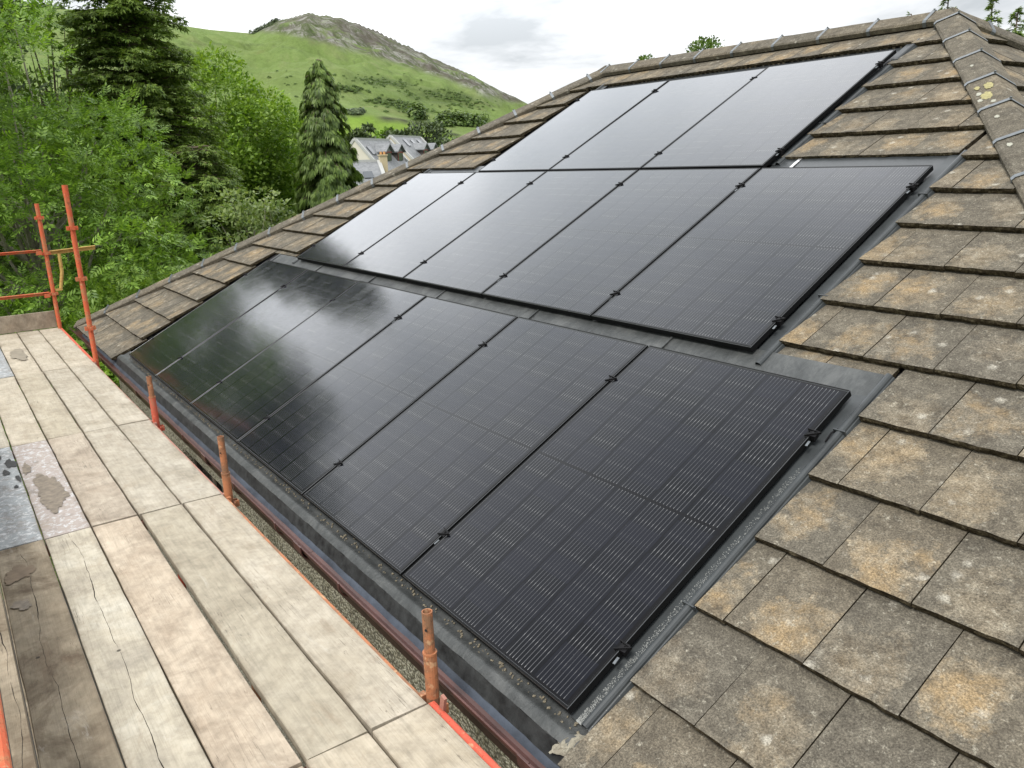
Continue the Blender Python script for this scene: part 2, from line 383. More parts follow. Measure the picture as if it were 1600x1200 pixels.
# ------------------------------------------------------------------ ground and hill
def azd(az, d_, z=0.): return Vector((CAM.x + d_ * math.cos(R(az)), CAM.y + d_ * math.sin(R(az)), z))
GZ = -5.0
EA = np.array([(-160, 8), (-120, 4), (-60, 2), (0, 2), (60, 3), (90, 2), (110, 1.6), (130, 1.6), (140, 2.6), (142.9, 3.75), (144.4, 4.5), (146.3, 5.64), (148.8, 6.74), (151.3, 7.9), (152.5, 8.5), (153.73, 8.95), (155, 9.35), (156.3, 9.5), (156.94, 9.62), (157.6, 9.4), (158.8, 9.15), (159.6, 8.75), (160.45, 8.37), (163, 8.55), (165.9, 8.9), (169.8, 9.4), (174.3, 9.55), (180, 9.5), (200, 8)])
D0, DC = 150., 1100.
_r = np.random.default_rng(3)
_w = [(_r.uniform(-1, 1, 2) * f_, _r.uniform(0, 6.28), a_) for f_, a_ in [(1 / 160., 2.6), (1 / 90., 1.6), (1 / 60., 1.1), (1 / 35., .8), (1 / 20., .9), (1 / 12., .5), (1 / 7., .25)] for _ in range(3)]
def relief(x, y):
    h = 0
    for (fx, fy), ph, a_ in _w: h = h + a_ * np.sin((fx * x + fy * y) * 6.28 + ph)
    return h
def terr(az, d_):
    az = np.asarray(az, float); d_ = np.asarray(d_, float)
    a = (az + 160) % 360 - 160
    E = np.interp(a, EA[:, 0], EA[:, 1])
    Hc = np.tan(np.radians(E)) * DC + CAM.z - GZ
    t = np.clip((d_ - D0) / (DC - D0), 0, None)
    s_ = np.where(t < 1, t ** 1.12 + .0 * t, 1 - (t - 1) * .55)
    # the summit stands behind the shoulder: hollow the upper slope a little
    hol = np.exp(-((a - 153.) / 7.) ** 2) * np.exp(-((t - .72) / .16) ** 2)
    h = GZ + Hc * s_ - hol * 14
    x = CAM.x + d_ * np.cos(np.radians(az)); y = CAM.y + d_ * np.sin(np.radians(az))
    h = h + relief(x, y) * np.clip(t * 2.2, 0, 1) * np.clip((1 - t) * 5, .0, 1) * 1.0
    # small crags along the skyline of the rocky summit
    rk = np.clip(1 - abs(a - 152.5) / 8.5, 0, 1)
    h = h + rk * np.exp(-((t - 1) / .05) ** 2) * (1.1 * np.sin(a * 23) + .8 * np.sin(a * 51 + 1) + .5 * np.sin(a * 97))
    return h
def elev(az, d_): return np.degrees(np.arctan2(terr(az, d_) - CAM.z, d_))
azs = np.concatenate([np.arange(-160, 136, 4.), np.arange(136, 180.01, .14), np.arange(184, 200, 4.)])
ds = np.concatenate([[D0], D0 + (DC - D0) * np.linspace(0.005, 1.06, 190), [1400, 1900]])
A_, D_ = np.meshgrid(azs, ds, indexing='ij')
H_ = terr(A_, D_); H_[:, -1] = GZ - 8
H_[:, 0] = GZ - .6
X_ = CAM.x + D_ * np.cos(np.radians(A_)); Y_ = CAM.y + D_ * np.sin(np.radians(A_))
vt = np.stack([X_, Y_, H_], -1).reshape(-1, 3)
na, nd = A_.shape; ii, jj = np.meshgrid(np.arange(na), np.arange(nd - 1), indexing='ij')
i2 = (ii + 1) % na
fq = np.stack([ii * nd + jj, ii * nd + jj + 1, i2 * nd + jj + 1, i2 * nd + jj], -1).reshape(-1, 4)
me = bpy.data.meshes.new('hill'); me.vertices.add(len(vt)); me.vertices.foreach_set('co', vt.reshape(-1).astype(np.float32))
me.loops.add(fq.size); me.loops.foreach_set('vertex_index', fq.reshape(-1).astype(np.int32))
me.polygons.add(len(fq)); me.polygons.foreach_set('loop_start', np.arange(0, fq.size, 4, dtype=np.int32)); me.polygons.foreach_set('loop_total', np.full(len(fq), 4, dtype=np.int32))
me.polygons.foreach_set('use_smooth', np.ones(len(fq), bool))
EL = np.degrees(np.arctan2(H_ - CAM.z, D_))
rl = np.interp(A_, [140, 143.8, 145.5, 148.06, 152.25, 155.5, 158.7, 160.47, 163], [3.6, 3.65, 4.2, 5.3, 6.65, 7.55, 8.25, 8.35, 9.5])
rock = np.clip((EL - rl) / .35, 0, 1) * (A_ > 138)
fieldl = np.interp(A_, [140, 145.62, 148.2, 150.4, 152.5, 154.2, 156, 159.2, 165, 180], [1, 1.33, 2.04, 2.8, 3.12, 3.38, 3.3, 3.7, 4., 4.2])
field = np.clip((fieldl - EL) / .1, 0, 1)
hedge = np.exp(-((EL - fieldl) / .05) ** 2)
wall2 = np.interp(A_, [145, 150, 154, 158, 160], [3.6, 5.5, 6.6, 7.5, 7.7]); hedge = np.maximum(hedge, .35 * np.exp(-((EL - wall2) / .035) ** 2))
gp = [(152.3, 5.35, 2.0, .27, .7), (154.9, 4.95, 1.1, .14, 1.), (148.3, 4.35, 2.6, .5, .75), (151.9, 4.0, 1.5, .16, 1.), (146.6, 3.9, 1.6, .35, .5), (150.4, 3.55, 1.4, .2, .5)]
gorse = np.zeros_like(EL)
for a, e, ra, re, s_ in gp: gorse = np.maximum(gorse, s_ * np.exp(-(((A_ - a) / ra) ** 2 + ((EL - e - (a - A_) * -.12) / re) ** 2) ** 1.5))
me.materials.append(None)
me.update(calc_edges=True)
for nm, arr in (('rock', rock), ('field', field), ('hedge', hedge), ('gorse', gorse)):
    at = me.attributes.new(nm, 'FLOAT', 'POINT'); at.data.foreach_set('value', arr.reshape(-1).astype(np.float32))
m_, k, fin = mat('hillside_grass')
o = obj_coord(k); att = lambda n_: k.n('ShaderNodeAttribute', attribute_name=n_).outputs['Fac']
b1 = k.noise(o, .009, 5, .6, .4); b2 = k.noise(k.mapping(o, rot=(0, 0, .6), scale=(1, 3, 1)), .02, 7, .7, .5); b3 = k.noise(o, .35, 4, .7)
c = k.ramp(b2, [(.32, (.125, .185, .052)), (.5, (.16, .228, .070)), (.68, (.205, .25, .10))])
c = k.mix(k.ramp(b1, [(.45, 0), (.62, .6)]), c, (.145, .20, .06))
sc = k.noise(k.mapping(o, scale=(1, 1, .3)), .014, 5, .7, .8)
c = k.mix(k.ramp(sc, [(.58, 0), (.70, .55)]), c, (.19, .19, .085))
c = k.mix(k.math('MULTIPLY', att('field'), .85), c, k.ramp(b1, [(.4, (.14, .24, .03)), (.6, (.19, .29, .045))]))
c = k.mix(.8, c, k.ramp(b3, [(.3, .82), (.7, 1.15)]), 'MULTIPLY')
gn = k.noise(o, .05, 6, .75, .5)
c = k.mix(k.math('MULTIPLY', att('gorse'), k.ramp(gn, [(.36, .35), (.55, 1)])), c, (.030, .048, .022))
c = k.mix(att('hedge'), c, (.045, .05, .03))
rn = k.noise(k.mapping(o, rot=(0, 0, .5), scale=(1, 2.4, 1.4)), .035, 8, .8, .9)
rc = k.ramp(rn, [(.40, (.060, .085, .032)), (.47, (.10, .11, .065)), (.53, (.20, .20, .175)), (.62, (.31, .305, .285))])
hr = k.ramp(k.noise(k.mapping(o, loc=(90, 20, 0)), .016, 5, .7), [(.45, 0), (.58, .75)])
rc = k.mix(hr, rc, (.085, .07, .062))
rf = k.math('MULTIPLY', att('rock'), k.ramp(k.noise(o, .022, 6, .75), [(.33, .15), (.48, .97)]))
c = k.mix(rf, c, rc)
fin(c, 1, k.bump(k.math('ADD', b3, k.math('MULTIPLY', rn, 3.)), .6, 1.5), spec=.1)
me.materials[0] = m_
link(me, 'hill', kind='structure')
m_, k, fin = mat('ground_grass'); o = obj_coord(k)
fin(k.ramp(k.noise(o, .2, 6, .7), [(.3, (.035, .06, .018)), (.7, (.09, .13, .03))]), 1)
gnd = MB(); gnd.add([(-6000, -6000, GZ - .25), (6000, -6000, GZ - .25), (6000, 6000, GZ - .25), (-6000, 6000, GZ - .25)], [(0, 1, 2, 3)])
link(gnd.mesh('ground', m_), 'ground', kind='structure')

yd = MB(); yd.add([(-6.5, -14, GZ - .24), (20, -14, GZ - .24), (20, 16, GZ - .24), (-6.5, 16, GZ - .24)], [(0, 1, 2, 3)])
link(yd.mesh('yard', simple('dark_tarmac', (.045, .043, .04), .95, 0, 3, .3)), 'yard', kind='structure')

# ------------------------------------------------------------------ house with hipped tiled roof
house = thing('house', 'pebble dashed house with hipped tiled roof, seen beside the scaffold', 'house', (3.3, 5.3, GZ - .25))
# roof body (underlay surface) as the 'roof' part
OFFU = -.092
def sp(M, u, v, o): return M @ Vector((u, v, o))
rb = MB()
def pt(x, y, z): return Vector((x, y, z))
dz = -.055
c0, c1_, c2_, c3_ = pt(KL.x + .06, -.06, KL.z + dz + .02), pt(KR.x - .06, -.06, KR.z + dz + .02), pt(KR.x - .06, YB - .05, KR.z + dz + .02), pt(KL.x + .06, YB - .05, KL.z + dz + .02)
zr = YR * math.tan(P1) + (-.045) / math.cos(P1) + dz
aR, aL = pt(XAR, YR, zr), pt(XAL, YR, zr)
lo = [p + Vector((0, 0, -.03)) for p in (c0, c1_, c2_, c3_)]
rb.add([c0, c1_, c2_, c3_, aR, aL] + lo, [(0, 1, 4, 5), (1, 2, 4), (2, 3, 5, 4), (3, 0, 5), (0, 6, 7, 1), (1, 7, 8, 2), (2, 8, 9, 3), (3, 9, 6, 0), (6, 9, 8, 7)])
roof = link(rb.mesh('roof', M_under), 'roof', house)

T_GA, T_W, T_OVL, T_TH = .3526, .305, .045, .032
def tile_mesh(u0, u1, L, seed, clip=None, cut_front=False, ribs=False):
    """tile with rough broken front edge; local origin at its centre front; x across, y upslope"""
    rg = random.Random(seed); w_ = u1 - u0; n = max(2, int(8 * w_ / T_W))
    dr = (T_TH + .005) / T_GA
    top = []
    for i in range(n + 1):
        x = u0 + w_ * i / n; j = rg.uniform(-.0022, .0022) if 0 < i < n else 0
        top.append((x, j if not cut_front else j * .6, rg.uniform(-.0016, .0006)))
    mb = MB(); vv = []; ff = []; mi = []
    # rows: front lower, front mid(rough), front top, back top
    for x, y, z in top: vv.append((x, y + .004, -T_TH + rg.uniform(-.004, .003)))
    for x, y, z in top: vv.append((x, y + rg.uniform(-.005, .003), -T_TH * .5))
    for x, y, z in top: vv.append((x, y, z - .001))
    for x, y, z in top: vv.append((x, .012, -.012 * dr))
    for x, y, z in top: vv.append((x, L, -L * dr))
    m1 = n + 1
    for r_ in range(4):
        for i in range(n):
            ff.append((r_ * m1 + i, r_ * m1 + i + 1, (r_ + 1) * m1 + i + 1, (r_ + 1) * m1 + i)); mi.append(1 if r_ < 2 else 0)
    b = len(vv); vv += [(u0, L, -L * dr - .014), (u1, L, -L * dr - .014)]
    ff.append((0, 1 * m1, 2 * m1, 3 * m1, 4 * m1, b)[::1]); mi.append(1)
    ff.append((n, b + 1, 4 * m1 + n, 3 * m1 + n, 2 * m1 + n, m1 + n)); mi.append(1)
    if ribs:
        x = u0 + .02
        while x < u1 - .03:
            q = len(vv); h_ = rg.uniform(.010, .02)
            ww = rg.uniform(.012, .03)
            vv += [(x, -.001, -T_TH + .004), (x + ww, -.001, -T_TH + .004), (x + ww, .05, -T_TH + .002), (x, .05, -T_TH + .002), (x + .003, 0, -T_TH - h_), (x + ww - .003, 0, -T_TH - h_), (x + ww - .003, .05, -T_TH - h_), (x + .003, .05, -T_TH - h_)]
            ff += [(q, q + 1, q + 5, q + 4), (q + 1, q + 2, q + 6, q + 5), (q + 2, q + 3, q + 7, q + 6), (q + 3, q, q + 4, q + 7), (q + 4, q + 5, q + 6, q + 7)]; mi += [0] * 5
            x += rg.choice([.05, .05, .062])
    return vv, ff, mi
import bmesh
def clip_mesh(me, planes):
    bm = bmesh.new(); bm.from_mesh(me)
    for co_, no in planes:
        g = bm.verts[:] + bm.edges[:] + bm.faces[:]
        bmesh.ops.bisect_plane(bm, geom=g, plane_co=co_, plane_no=no, clear_outer=True)
        es = [e for e in bm.edges if e.is_boundary]
        if es:
            try: bmesh.ops.holes_fill(bm, edges=es, sides=0)
            except Exception: pass
    ok = len(bm.faces) > 0
    bm.to_mesh(me); bm.free(); return ok
tile_cache = {}
TM = {'M': [M_tile, M_moss]}
def std_tile(var, ribs=False):
    key = (var, ribs)
    if key not in tile_cache:
        vv, ff, mi = tile_mesh(-T_W / 2 + .0022, T_W / 2 - .0022, T_GA + T_OVL, 100 + var, ribs=ribs)
        tile_cache[key] = mk('tile', vv, ff, TM['M'], mi)
    return tile_cache[key]
ntile = [0]
stuffv = MB()
def lay(M, k0, off, hipL, hipR, ulo, uhi, vfront, vtop, phase, sink, seed, ribs=False, rough=1.):
    """one course of tiles on slope M between ulo..uhi"""
    i0 = math.floor((ulo - phase) / T_W) - 1; rg = random.Random(seed)
    u = phase + i0 * T_W
    while u < uhi:
        a, b = max(u, ulo), min(u + T_W, uhi); uu = u; u += T_W
        if b - a < .03: continue
        L = min(T_GA + T_OVL, vtop - vfront)
        if L < .03: continue
        # hips: linear bounds  (u >= hl0 + hl1*v , u <= hr0 + hr1*v)
        corners = [(a, vfront), (b, vfront), (a, vfront + L), (b, vfront + L)]
        def inside(c): return c[0] >= hipL[0] + hipL[1] * c[1] and c[0] <= hipR[0] + hipR[1] * c[1]
        ins = [inside(c) for c in corners]
        if not any(ins): continue
        whole = (b - a > T_W - .002) and L > T_GA
        uc = (a + b) / 2
        jit = Matrix.Rotation(rg.uniform(-.004, .004) * rough, 4, 'Z') @ Matrix.Rotation(rg.uniform(-.004, .004) * rough, 4, 'Y') @ Matrix.Rotation(rg.uniform(-.002, .003) * rough, 4, 'X')
        MM = M @ Matrix.Translation((uc, vfront + rg.uniform(-.003, .003) * rough, off + rg.uniform(-.001, .0015))) @ jit
        if whole: meh = std_tile(rg.randrange(8), ribs)
        else:
            vv, ff, mi = tile_mesh(a - uc + .0015, b - uc - .0015, L, rg.random(), ribs=ribs); meh = mk('tile', vv, ff, TM['M'], mi)
        if not all(ins):
            if whole: meh = meh.copy()
            pl = []
            for (h0, h1), sg in ((hipL, -1), (hipR, 1)):
                cpt = Vector((h0 + h1 * vfront - uc, 0, 0)); no = Vector((1, -h1, 0)).normalized() * sg
                if any((Vector((c[0] - uc, c[1] - vfront, 0)) - cpt).dot(no) > 0 for c in corners): pl.append((cpt, no))
            if pl and not clip_mesh(meh, pl): continue
        if sink is None: link(meh, 'tile', roof, MM); ntile[0] += 1
        else:
            sink.add([MM @ v_.co for v_ in meh.vertices], [tuple(p.vertices) for p in meh.polygons]);
            sink.m[-len(meh.polygons):] = [p.material_index for p in meh.polygons]
# main slope
cp, sn_ = math.cos(P1), math.sin(P1)
hl = (-2.76 + .75 * .107 - .0 + .03, .75 * cp); hr = (9.32 - .75 * .107 - .03, -.75 * cp)
for c in range(17):
    vf = -.144 + T_GA * c; ph = 7.10 if c % 2 == 0 else 7.255
    if c <= 5: l, r_ = -.352, 6.975
    elif c <= 11: l, r_ = .285, 6.367
    else: l, r_ = 1.42, 5.165
    lay(MS, c, -.030, hl, hr, r_, 9.6, vf, 5.93, ph, None, c * 7 + 1)
    lay(MS, c, -.030, hl, hr, -3.2, l, vf, 5.93, ph, None, c * 7 + 2)
for (l, r_, vf, vt_, c) in ((6.367, 6.975, 1.893, 1.99, 5), (-.352, .285, 1.93, 1.99, 5), (5.165, 6.367, 3.775, 4.12, 11), (.285, 1.42, 3.74, 4.12, 11), (1.42, 5.165, 5.545, 5.93, 16)):
    dv = (vf - (-.144 + T_GA * c)) * (T_TH + .005) / T_GA
    lay(MS, c, -.030 - dv, hl, hr, l, r_, vf, vt_, 7.10 if c % 2 == 0 else 7.255, None, c * 7 + 3, ribs=True)
# right hip end slope, left and back slopes
Lr = YR + .107
he = (0.03, math.cos(P2) / .75); heR = (2 * Lr - .03, -math.cos(P2) / .75)
nE = int(4.07 / math.cos(P2) / T_GA) + 1
for c in range(nE):
    vf = -.02 + T_GA * c
    if c >= 4: lay(ME, c, .015, he, heR, 0, 7.6, vf, 4.95, (.11 if c % 2 else -.04), None, 500 + c)
    lay(ME, c, .015, he, heR, 7.6 if c >= 4 else 0, 2 * Lr, vf, 4.95, (.11 if c % 2 else -.04), stuffv, 600 + c)
    lay(ML, c, .015, he, heR, 0, 2 * Lr, vf, 4.95, (.11 if c % 2 else -.04), stuffv, 700 + c)
for c in range(17): lay(MBk, c, .015, (.03, .75 * cp), (12.08 - .03, -.75 * cp), 0, 12.1, -.02 + T_GA * c, 6.1, (.11 if c % 2 else -.04), stuffv, 800 + c)
link(stuffv.mesh('far_tiles', [M_tile, M_moss]), 'far_tiles', roof, kind='stuff')
print('tiles', ntile[0])

# hip and ridge tiles with clips
def hip_run(A, D, n1, n2, side1, side2, joints, s0, s1, w_=.15):
    D = Vector(D).normalized()
    a1 = n1.cross(D).normalized(); a1 = a1 if a1.dot(Vector(side1)) > 0 else -a1
    a2 = n2.cross(D).normalized(); a2 = a2 if a2.dot(Vector(side2)) > 0 else -a2
    up = (n1 + n2).normalized()
    cuts = [s0] + [j for j in joints if s0 < j < s1] + [s1]
    for i, (p, q) in enumerate(zip(cuts[:-1], cuts[1:])):
        rg = random.Random(i + s0)
        lift = .0
        K = Vector((0, 0, 0)) - up * .028
        def prof(e, tilt):
            return [K + a1 * w_ + n1 * (-.030), K + a1 * (w_ + .003) + n1 * (.004 + e), K + a1 * (w_ - .012) + n1 * (.016 + e), -a1 * 0 + up * (.002 + e) + a1 * .008, up * (.002 + e) + a2 * .008, K + a2 * (w_ - .012) + n2 * (.016 + e), K + a2 * (w_ + .003) + n2 * (.004 + e), K + a2 * w_ + n2 * (-.030), K - up * .02]
        L = q - p; nseg = 4; mb = MB(); rows = []
        for t in range(nseg + 1):
            e = rg.uniform(-.0015, .0015); f = t / nseg
            rows.append([A + D * (p + .004 + (L - .008) * f) + x + Vector((rg.uniform(-1, 1), rg.uniform(-1, 1), rg.uniform(-1, 1))) * .0015 for x in prof(e + .004 * f, 0)])
        n_ = 9; v_ = [x for r_ in rows for x in r_]; f_ = []
        for t in range(nseg):
            for j in range(n_): f_.append((t * n_ + j, t * n_ + (j + 1) % n_, (t + 1) * n_ + (j + 1) % n_, (t + 1) * n_ + j))
        f_ += [tuple(range(n_))[::-1], tuple(nseg * n_ + j for j in range(n_))]
        cen = A + D * (p + q) / 2
        mb.add([x - cen for x in v_], f_)
        link(mb.mesh('ridge_tile', M_ridge), 'ridge_tile', roof, Matrix.Translation(cen))
    for j in joints:
        if not (s0 < j < s1): continue
        c_ = A + D * j; mb = MB(); h = .0145
        P_ = [K_ for K_ in (-up * .028 + a1 * (w_ + .008) + n1 * (-.028), -up * .028 + a1 * (w_ + .008) + n1 * .010, -up * .028 + a1 * (w_ - .01) + n1 * .0225, up * .0125, -up * .028 + a2 * (w_ - .01) + n2 * .0225, -up * .028 + a2 * (w_ + .008) + n2 * .010, -up * .028 + a2 * (w_ + .008) + n2 * (-.028))]
        inn = [P_[0] - a1 * .004, P_[1] - a1 * .004 - n1 * .003, P_[2] - n1 * .004, P_[3] - up * .004, P_[4] - n2 * .004, P_[5] - a2 * .004 - n2 * .003, P_[6] - a2 * .004]
        n_ = len(P_); vs_ = [x + D * t for t in (-h, h) for x in P_ + inn]; m2 = 2 * n_
        f_ = []
        for q in range(n_ - 1):
            f_ += [(q, q + 1, m2 + q + 1, m2 + q), (n_ + q, m2 + n_ + q, m2 + n_ + q + 1, n_ + q + 1), (q, n_ + q, n_ + q + 1, q + 1), (m2 + q, m2 + q + 1, m2 + n_ + q + 1, m2 + n_ + q)]
        mb.add(vs_, f_)
        mb.tube([up * .008, up * .021], .007, 6)
        link(mb.mesh('ridge_clip', M_clip), 'ridge_clip', roof, Matrix.Translation(c_))
AR = Vector((XAR, YR, 2.77)); AL = Vector((XAL, YR, 2.77))
hip_run(AR, (.75, -1, -.52), NN, NE, (-1, 0, 0), (1, 0, 0), [.155 + .468 * i for i in range(16)], -.03, 7.25)
hip_run(AL, (-.75, -1, -.52), NN, NL, (1, 0, 0), (-1, 0, 0), [.235 + .4725 * i for i in range(15)], -.03, 7.32)
hip_run(AR, (.75, 1, -.52), NE, NB, (1, -1, 0), (-1, 1, 0), [.30 + .468 * i for i in range(16)], -.03, 7.25)
hip_run(AL, (-.75, 1, -.52), NL, NB, (-1, -1, 0), (1, 1, 0), [.30 + .468 * i for i in range(16)], -.03, 7.25)
hip_run(Vector((XAR, YR, 2.772)), (-1, 0, 0), NN, NB, (0, -1, 0), (0, 1, 0), [.16 + .4685 * i for i in range(9)], -.02, XAR - XAL + .02, .148)

# yellow and white lichen crusts on one hip tile near the apex
D_h = Vector((.75, -1, -.52)).normalized(); a1h = NN.cross(D_h).normalized(); a1h = a1h if a1h.x < 0 else -a1h
rl_ = random.Random(9); M_lich = simple('yellow_lichen', (.33, .30, .145), .95, 0, 60, .3, .5); M_lichw = simple('white_lichen', (.36, .36, .30), .95, 0, 60, .3, .5)
for (ss, ww, r1, r2, m_l) in ((1.72, .055, .055, .025, M_lich), (1.86, .085, .06, .03, M_lich), (1.70, .11, .03, .014, M_lich), (1.80, .115, .028, .014, M_lichw), (1.90, .125, .022, .013, M_lichw), (1.97, .07, .02, .014, M_lichw), (2.2, .09, .02, .012, M_lichw), (1.3, .08, .018, .01, M_lichw), (2.6, .1, .025, .013, M_lichw)):
    c_ = AR + D_h * ss + a1h * ww; n_ = 26; out_h = D_h.cross(a1h); out_h = out_h if out_h.z > 0 else -out_h
    lift_ = -.028 * (1 - 0) + .0175 + .030 * (1 - ww / .15) * .8
    pts_ = [Vector((0, 0, 0))] + [D_h * (r1 * math.cos(6.283 * i / n_) * rl_.uniform(.75, 1.15)) + a1h * (r2 * math.sin(6.283 * i / n_) * rl_.uniform(.75, 1.15)) for i in range(n_)]
    # drape on the tile face: from crest (up*.006) to edge
    def drape(p):
        w2_ = ww + p.dot(a1h); t_ = max(0, min(1, w2_ / .138)); up_ = (NN + NE).normalized()
        return D_h * (ss + p.dot(D_h)) + (up_ * .006) * (1 - t_) + (up_ * -.028 + a1h * .138 + NN * .020) * t_ + NN * .0022
    vv_ = [AR + drape(p) - c_ for p in pts_]
    link(mk('lichen', vv_, [(0, i + 1, (i + 1) % n_ + 1) for i in range(n_)], m_l), 'lichen', roof, Matrix.Translation(c_))

# trays and flashings
def strip(name, prof, u0, u1, m_, seg=1, wob=0., seed=1):
    """prof in (v, off) swept along u"""
    rg = random.Random(seed); rows = []
    n_ = max(1, seg)
    for i in range(n_ + 1):
        u = u0 + (u1 - u0) * i / n_
        rows.append([U * u + V * (v + rg.uniform(-wob, wob)) + NN * (o_ + rg.uniform(-wob, wob) * .6) for v, o_ in prof])
    m1 = len(prof); v_ = [x for r_ in rows for x in r_]
    f_ = [(i * m1 + j, (i + 1) * m1 + j, (i + 1) * m1 + j + 1, i * m1 + j + 1) for i in range(n_) for j in range(m1 - 1)]
    return link(mk(name, v_, f_, m_, smooth=wob > 0), name, house)
def vstrip(name, prof, v0, v1, m_):
    """prof in (u, off) swept along v"""
    v_ = [U * u + V * v0 + NN * o_ for u, o_ in prof] + [U * u + V * v1 + NN * o_ for u, o_ in prof]; m1 = len(prof)
    f_ = [(j, j + 1, m1 + j + 1, m1 + j) for j in range(m1 - 1)]
    return link(mk(name, v_, f_, m_), name, house)
def rib(u, o_, r_, n_=7): return [(u + r_ * math.cos(math.pi * (1 - i / (n_ - 1))), o_ + r_ * math.sin(math.pi * (1 - i / (n_ - 1)))) for i in range(n_)]
tr = MB()
for u0, u1, v0, v1 in ((-.09, 6.972, -.02, 1.90), (.48, 6.386, 1.86, 3.79), (1.63, 5.20, 3.75, 5.56)):
    tr.box((u0, v0, -.082), (u1, v1, -.070 - .001 * v0), 0, MS)
link(tr.mesh('mounting_tray', M_tray), 'mounting_tray', house)
for (ul, ur, v0, v1) in ((-.02, 6.903, .0, 1.90), (.557, 6.317, 1.80, 3.80), (1.707, 5.137, 3.70, 5.58)):
    e = ur
    vstrip('side_flashing', [(e - .03, -.052), (e + .028, -.052)] + rib(e + .047, -.050, .0165) + [(e + .068, -.052), (e + .085, -.085)], v0, v1, M_wing)
    vstrip('side_flashing', [(ul - .085, -.085), (ul - .07, -.052)] + rib(ul - .047, -.050, .0165) + [(ul - .02, -.052), (ul + .03, -.052)], v0, v1, M_wing)
    q = MB()
    for vv in (v0 + .55, v0 + 1.52): q.box((e + .022, vv, -.056), (e + .074, vv + .006, -.0305), 0, MS)
    link(q.mesh('flashing_joint', M_wing), 'flashing_joint', house)
# flashing strips between the rows
strip('cross_flashing', [(1.66, -.058), (1.735, -.052), (1.80, -.050), (1.865, -.048), (1.90, -.046)], -.06, 6.93, M_lead, 60, .0022, 4)
strip('cross_flashing', [(3.50, -.060), (3.58, -.058), (3.66, -.056), (3.80, -.054)], 5.14, 6.33, M_tray, 4)
strip('cross_flashing', [(3.50, -.060), (3.58, -.058), (3.66, -.056), (3.80, -.054)], .5, 1.70, M_tray, 4)
for i in range(1, 6):
    q = MB(); q.box((i * 1.15 + .02, 1.70, -.056), (i * 1.15 + .035, 1.865, -.040), 0, MS); link(q.mesh('flashing_rib', M_lead), 'flashing_rib', house)
# lead apron along the eave
strip('lead_apron', [(.05, -.072), (-.012, -.068), (-.030, -.064), (-.042, -.050), (-.055, -.046), (-.078, -.047), (-.090, -.050)], -.33, 7.0, M_lead, 150, .0016, 5)
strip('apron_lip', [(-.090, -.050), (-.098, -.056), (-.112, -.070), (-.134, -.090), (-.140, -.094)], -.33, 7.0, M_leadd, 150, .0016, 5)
strip('eave_skirt', [(-.105, -.092), (-.128, -.094), (-.146, -.099), (-.168, -.110)], -2.4, 9.0, M_skirt, 90, .0022, 6)
# debris between panel and lead
rg = random.Random(11); q = MB()
for i in range(420):
    u = rg.uniform(-.05, 6.95); v = rg.gauss(-.017, .009); s_ = rg.uniform(.0015, .0055)
    M_ = MS @ Matrix.Translation((u, v, -.066)) @ Matrix.Rotation(rg.uniform(0, 3), 4, 'Z')
    q.box((-s_ * rg.uniform(.6, 2), -s_, 0), (s_, s_ * .6, s_ * .8), 0, M_)
link(q.mesh('debris', simple('leaf_debris', (.16, .14, .10), .9, 0, 200, .8)), 'debris', house, kind='stuff')
q = MB()
for (u0, u1, v0, v1, nn_) in ((6.906, 6.932, .0, 1.3, 1500), (6.96, 6.972, 0, .4, 60)):
    for i in range(nn_):
        u = rg.uniform(u0, u1); v = v0 + (v1 - v0) * rg.random() ** 2.2; s_ = rg.uniform(.0006, .0015)
        q.box((u - s_, v - s_, -.0525), (u + s_, v + s_, -.0525 + s_ * 1.3), 0, MS)
link(q.mesh('grit', simple('pale_grit', (.26, .27, .26), .3, 0, 90, .4)), 'grit', house, kind='stuff')
# mortar lump at the right lower corner
q = MB(); rr = random.Random(5); vv = []; nn_ = 14
for i in range(nn_):
    for j in range(8):
        u = 6.90 + .115 * i / (nn_ - 1); v = -.115 + .09 * j / 7
        edge = min(i, nn_ - 1 - i) / 4 * min(j, 7 - j) / 2
        vv.append(U * (u + rr.uniform(-.004, .004)) + V * (v - .02 + .4 * (u - 6.9) + rr.uniform(-.004, .004)) + NN * (-.058 + min(edge, 1) * rr.uniform(.006, .02)))
q.add(vv, [(i * 8 + j, (i + 1) * 8 + j, (i + 1) * 8 + j + 1, i * 8 + j + 1) for i in range(nn_ - 1) for j in range(7)])
link(q.mesh('mortar_patch', simple('mortar', (.27, .25, .195), .95, 0, 60, .35, .6), smooth=False), 'mortar_patch', house)

